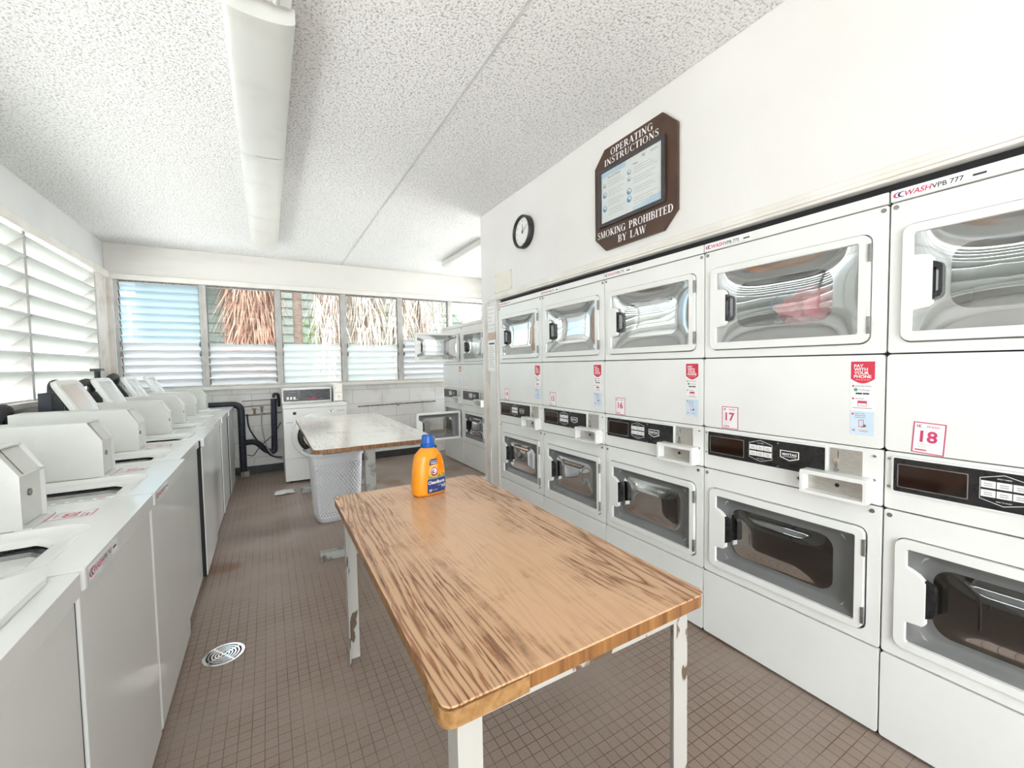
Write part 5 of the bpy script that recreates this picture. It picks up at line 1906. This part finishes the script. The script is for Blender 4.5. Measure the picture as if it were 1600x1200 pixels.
for x, z in ((0.03, 0.03), (0.11, 0.05)):
    m_ = MB()
    m_.tube([(x, -0.02, z - 0.03), (x, -0.02, z + 0.035)], 0.013, brass, 10)
    m_.tube([(x - 0.022, -0.02, z + 0.04), (x + 0.022, -0.02, z + 0.04)], 0.006, rust_iron, 8)
    m_.build('valve', t, smooth=50)
o = MB().tube([(-0.72, 6.225, 0.778), (0.425, 6.225, 0.790)], 0.011, rust_iron, 10)
for x in (-0.15,):
    o.tube([(x, 6.225, 0.75), (x, 6.225, 0.79)], 0.012, rust_iron, 8)
tag(o.build('conduit', smooth=50, origin=(-0.15, 6.225, 0.78)), 'long thin grey conduit on the block wall right of the front load washer', 'pipe')
o = MB().tube(bend([(-1.89, 6.17, 0.80), (-1.90, 6.12, 0.62), (-1.86, 6.045, 0.36), (-1.78, 6.04, 0.22), (-1.69, 6.04, 0.18)], 0.15), 0.008, hose_grey, 8)
tag(o.build('braided_hose', smooth=50), 'thin pale grey hose hanging from the valve on the back wall', 'hose')
o = MB().tube(bend([(-2.05, 6.17, 0.77), (-2.04, 6.12, 0.60), (-1.90, 6.00, 0.36), (-1.80, 5.98, 0.24), (-1.685, 5.98, 0.22)], 0.2), 0.009, hose_black, 8)
tag(o.build('black_hose', smooth=50), 'thin black hose curving from the left valve down to the front load washer', 'hose')
o = MB().tube(bend([(-1.69, 6.00, 0.66), (-1.76, 6.03, 0.52), (-1.93, 6.04, 0.37), (-2.00, 6.03, 0.26), (-2.06, 6.05, 0.28)], 0.1), 0.005, hose_black, 8)
tag(o.build('black_cable', smooth=50), 'thin black cable crossing the hoses on the back wall', 'cable')
# standpipes and hoses behind the washers
t = thing('washer_standpipe', 'square dark blue standpipe with a hose elbow beneath the left louvred windows', 'pipe', (-3.12, 4.14, 0.0))
MB().box(-0.035, 0.035, -0.10, 0.10, 0.0, 1.19, pipe_blue).build('pipe_cover', t, bevel=0.006)
MB().tube(bend([(0.0, 0.0, 1.18), (0.0, 0.02, 1.25), (0.0, 0.11, 1.262), (0.02, 0.17, 1.20), (0.05, 0.18, 0.95)], 0.06), 0.022, hose_black, 12).build('elbow_hose', t, smooth=50)
for i, (ya, yb_, zt_, lab) in enumerate(((4.52, 4.90, 1.262, 'black corrugated drain hose arching behind the nearest raised washer lid'),
                                         (5.28, 5.56, 1.300, 'black drain hose arching beside the corner post of the windows'),
                                         (3.38, 3.50, 1.14, 'dark drain hose standing at the left edge of the frame'))):
    pts = [(-3.12, ya, 0.0), (-3.12, ya, zt_ - 0.12)] + [(-3.12 + 0.03 * math.sin(PI * k / 8), (ya + yb_) / 2 - (yb_ - ya) / 2 * math.cos(PI * k / 8), zt_ - 0.10 + 0.085 * math.sin(PI * k / 8)) for k in range(9)] + [(-3.06, yb_, zt_ - 0.2), (-2.94, yb_, 0.85)]
    tag(MB().tube(pts, 0.030 if i < 2 else 0.034, hose_black, 12).build('drain_hose', smooth=50, origin=(-3.12, ya, 0)), lab, 'hose', 'drain hoses behind the washers')
o = MB()
o.tube([(-3.21, 5.44, 1.24), (-3.21, 5.44, 1.35)], 0.022, hose_black, 10)
o.box(-3.25, -3.17, 5.39, 5.49, 1.335, 1.36, black_plastic)
o.tube([(-3.21, 5.44, 0.0), (-3.21, 5.44, 1.24)], 0.012, rust_iron, 8)
tag(o.build('shutoff_valve', smooth=40, origin=(-3.21, 5.44, 0)), 'black shutoff valve on a pipe riser beside the wooden corner post', 'valve')
# small junction box at the right of the front load washer
o = MB().box(-0.945, -0.88, 6.19, 6.245, 0.66, 0.75, hose_grey)
o.prism(circle(-0.912, 0.705, 0.015, 12), 6.185, 6.19, dark_steel, XZ)
tag(o.build('junction_box', bevel=0.004, origin=(-0.91, 6.22, 0.70)), 'small grey junction box on the block wall beside the front load washer', 'box')

# ------------------------------------------------------------------ floor things
t = thing('floor_drain', 'round metal floor drain with concentric slots in the tiled floor', 'drain', (-2.035, 2.33, 0.0))
b = MB()
for r0_, r1_ in ((0.070, 0.083), (0.056, 0.063), (0.043, 0.050), (0.030, 0.037), (0.018, 0.0245), (0.0, 0.010)):
    if r0_ == 0:
        b.prism(circle(0, 0, r1_, 24), 0.0006, 0.005, chrome, XYZ)
    else:
        b.prism(circle(0, 0, r1_, 48), 0.0006, 0.005, chrome, XYZ, holes=[circle(0, 0, r0_, 48)])
for a in (35, 125, 215, 305):
    ca, sa = math.cos(R(a)), math.sin(R(a))
    b.prism([(0.008 * ca - 0.004 * sa, 0.008 * sa + 0.004 * ca), (0.008 * ca + 0.004 * sa, 0.008 * sa - 0.004 * ca), (0.072 * ca + 0.004 * sa, 0.072 * sa - 0.004 * ca), (0.072 * ca - 0.004 * sa, 0.072 * sa + 0.004 * ca)], 0.0008, 0.0048, chrome, XYZ)
b.build('grate', t)
MB().prism(circle(0, 0, 0.080, 40), 0.0002, 0.0008, dark_seam, XYZ).build('drain_well', t)
# crumpled tissue
bm_ = MB()
nu_, nv_ = 14, 10
V = []
for j in range(nv_ + 1):
    for i in range(nu_ + 1):
        x = (i / nu_ - .5) * 0.19
        y = (j / nv_ - .5) * 0.15
        e = 1 - max(abs(i / nu_ - .5), abs(j / nv_ - .5)) * 1.7
        z = 0.004 + max(0, e) * 0.028 + 0.012 * abs(noise.noise(Vector((x * 30, y * 30, 3))))
        V.append((x + 0.012 * noise.noise(Vector((x * 25, y * 25, 1))), y + 0.012 * noise.noise(Vector((x * 25, y * 25, 7))), z))
F = [(j * (nu_ + 1) + i, j * (nu_ + 1) + i + 1, (j + 1) * (nu_ + 1) + i + 1, (j + 1) * (nu_ + 1) + i) for j in range(nv_) for i in range(nu_)]
o = bm_.add(V, F, sponge).build('crumpled_tissue', smooth=25)
md = o.modifiers.new('thick', 'SOLIDIFY')
md.thickness = 0.0015
o.location = (-1.70, 5.08, 0.0)
tag(o, 'crumpled white tissue lying on the floor in front of the front load washer', 'tissue')

# ------------------------------------------------------------------ outside
structure(MB().box(-30, 30, -25, 40, -0.3, -0.125, ext_concrete).build('ground'))
# neighbour building seen through the leftmost back window
t = thing('white_building', 'pale blue white building behind the leftmost back window', 'building', (-7.6, 12.6, 0))
MB().box(-6, 3.25, 0, 4, 0, 7, ext_bluewhite).build('wall', t)
b = MB()
for k in range(26):
    b.box(-6, 3.27, -0.05, 0.0, 0.15 + k * 0.26, 0.27 + k * 0.26, ext_white)
b.build('siding_boards', t, bevel=0.004)
for x in (-1.2, 2.3):
    f = MB().box(x, x + 0.9, -0.09, -0.05, 1.3, 2.9, ext_white).build('window', t)
    MB().box(x + 0.08, x + 0.82, -0.095, -0.09, 1.38, 2.82, ext_bluewhite).build('pane', f)
t = thing('grey_building', 'grey green building with horizontal siding beyond the palms', 'building', (-4.2, 13.4, 0))
MB().box(0, 13, 0, 4, 0, 3.55, ext_siding).build('wall', t)
b = MB()
for k in range(14):
    b.prism([(-0.05, 0.1 + k * 0.245), (-0.012, 0.33 + k * 0.245), (0.0, 0.33 + k * 0.245), (0.0, 0.1 + k * 0.245)], 0, 13, ext_siding, YZ)
b.build('siding_boards', t)
MB().box(-0.1, 2.4, -0.9, 4.1, 3.55, 3.85, ext_white).build('balcony_slab', t, bevel=0.02)
b = MB()
for k in range(9):
    b.box(-0.08 + k * 0.28, -0.05 + k * 0.28, -0.85, -0.82, 3.85, 4.75, ext_white)
for z in (3.98, 4.35, 4.72):
    b.box(-0.08, 2.3, -0.86, -0.81, z, z + 0.04, ext_white)
b.build('balcony_railing', t)
MB().box(0.8, 1.5, -0.02, 0.0, 3.9, 5.7, ext_dark).build('balcony_door', t)
MB().box(0, 2.4, 0, 4, 3.55, 7, ext_bluewhite).build('upper_wall', t)
MB().box(2.4, 13, 0, 4, 3.55, 7, ext_siding).build('upper_siding', t)


def strip(mb, p, d, L_, w, mt, droop=0.5, seg=3):
    """one narrow leaflet, bending down"""
    side = Vector((-d.y, d.x, 0))
    if side.length < 1e-3:
        side = Vector((1, 0, 0))
    side.normalize()
    V = []
    q = Vector(p)
    dd_ = d.copy()
    for k in range(seg + 1):
        ww = w * (1 - k / seg * 0.85)
        V += [q + side * ww, q - side * ww]
        dd_ = (dd_ + Vector((0, 0, -droop / seg))).normalized()
        q = q + dd_ * (L_ / seg)
    F = [(2 * k, 2 * k + 1, 2 * k + 3, 2 * k + 2) for k in range(seg)]
    mb.add(V, F, mt)


def palm(x, y, r_, zt_, skirt, label, n=900, mt=frond_brown, flare=0.0):
    t = thing('palm_tree', label, 'palm tree', (x, y, 0), 0, 'palms outside the back windows')
    b = MB()
    rings = []
    for k in range(40):
        z = zt_ * k / 39
        rr_ = r_ * (1 + 0.05 * (k % 2)) + flare * math.exp(-z / 1.0)
        rings.append([(rr_ * math.cos(2 * PI * j / 18), rr_ * math.sin(2 * PI * j / 18), z) for j in range(18)])
    b.loft(rings, palm_trunk, cap1=True)
    b.build('trunk', t, smooth=40)
    if skirt:
        z0, z1, rs = skirt
        for grp in range(1):
            b = MB()
            rnd = random.Random(int(abs(x) * 100))
            for k in range(n):
                a = rnd.uniform(0, 2 * PI)
                z = rnd.uniform(z0 + 0.35, z1)
                rad = r_ + rs * rnd.uniform(0.05, 1.0) ** 0.7 * (0.5 + 0.5 * (z - z0) / (z1 - z0))
                d = Vector((math.cos(a) * 0.25 + rnd.uniform(-.45, .45), math.sin(a) * 0.25 + rnd.uniform(-.3, .3), -1)).normalized()
                strip(b, (rad * math.cos(a), rad * math.sin(a), z), d, rnd.uniform(0.3, 0.75), rnd.uniform(0.008, 0.018), mt, 0.3)
            b.build('dry_frond_skirt', t, fix=False)
    return t


palm(-2.02, 9.2, 0.17, 6, (1.25, 4.6, 0.34), 'thick palm with a shaggy brown skirt of dead fronds behind the second back window', 2600, frond_brown)
palm(-1.24, 9.6, 0.085, 6, None, 'slender bare palm trunk behind the third back window')
palm(-0.72, 9.0, 0.15, 6, (0.5, 4.6, 0.16), 'pale palm trunk flaring to its base at the right of the third back window', 900, frond_pale, 0.18)
palm(0.05, 9.3, 0.13, 6, (1.7, 4.6, 0.38), 'palm with a pale hanging skirt behind the fourth back window', 1500, frond_pale, 0.1)
palm(0.66, 9.0, 0.12, 6, (0.6, 4.4, 0.12), 'pale palm trunk at the right of the fourth back window', 700, frond_pale, 0.15)
palm(1.28, 9.4, 0.14, 6, (2.2, 4.8, 0.42), 'palm with a peach coloured skirt behind the fifth back window', 1500, frond_pale)
# green climbing leaves and a loose frond
for (x, y, z0, z1, n, mt, nm, lab) in ((-0.98, 10.2, 1.35, 2.5, 130, leaf_green, 'leafy_vine', 'bright green leafy vine climbing behind the third back window'),
                                       (1.95, 9.8, 1.5, 3.2, 420, leaf_dull, 'leafy_shrub', 'dull green shrub behind the fifth and sixth back windows')):
    t = thing(nm, lab, 'plant', (x, y, 0))
    MB().tube([(0, 0, 0), (0.02, 0, z0), (0.0, 0, z1)], 0.012, palm_trunk, 8).build('stem', t, smooth=50)
    b = MB()
    rnd = random.Random(n)
    sp = 0.10 if nm == 'leafy_vine' else 0.65
    for k in range(n):
        z = rnd.uniform(z0, z1)
        p = (rnd.gauss(0, sp), rnd.gauss(0, 0.12), z)
        d = Vector((rnd.uniform(-1, 1), rnd.uniform(-1, 1), rnd.uniform(-.6, .4))).normalized()
        strip(b, p, d, rnd.uniform(0.08, 0.18), rnd.uniform(0.02, 0.045), mt, 0.6, 3)
    b.build('leaves', t, fix=False)
t = thing('palm_frond', 'green palm frond hanging in front of the white building outside the leftmost back window', 'plant', (-4.6, 9.0, 0))
MB().tube([(-0.9, 0, 0.0), (-0.9, 0, 3.3)], 0.05, palm_trunk, 10).build('stem', t, smooth=50)
b = MB()
rnd = random.Random(5)
rach = [Vector((-0.9 + 1.5 * k / 20, 0, 3.3 + 0.12 * math.sin(k / 20 * PI) - 0.75 * (k / 20) ** 3)) for k in range(21)]
b.tube(rach, 0.012, leaf_dull, 6)
for k in range(2, 21):
    for s_ in (-1, 1):
        for q in range(2):
            strip(b, rach[k], Vector((0.5, s_ * 0.55, -0.35 - rnd.random() * 0.3)).normalized(), 0.42, 0.012, leaf_green if q else leaf_dull, 0.9, 4)
b.build('frond', t, fix=False)

bpy.context.view_layer.update()
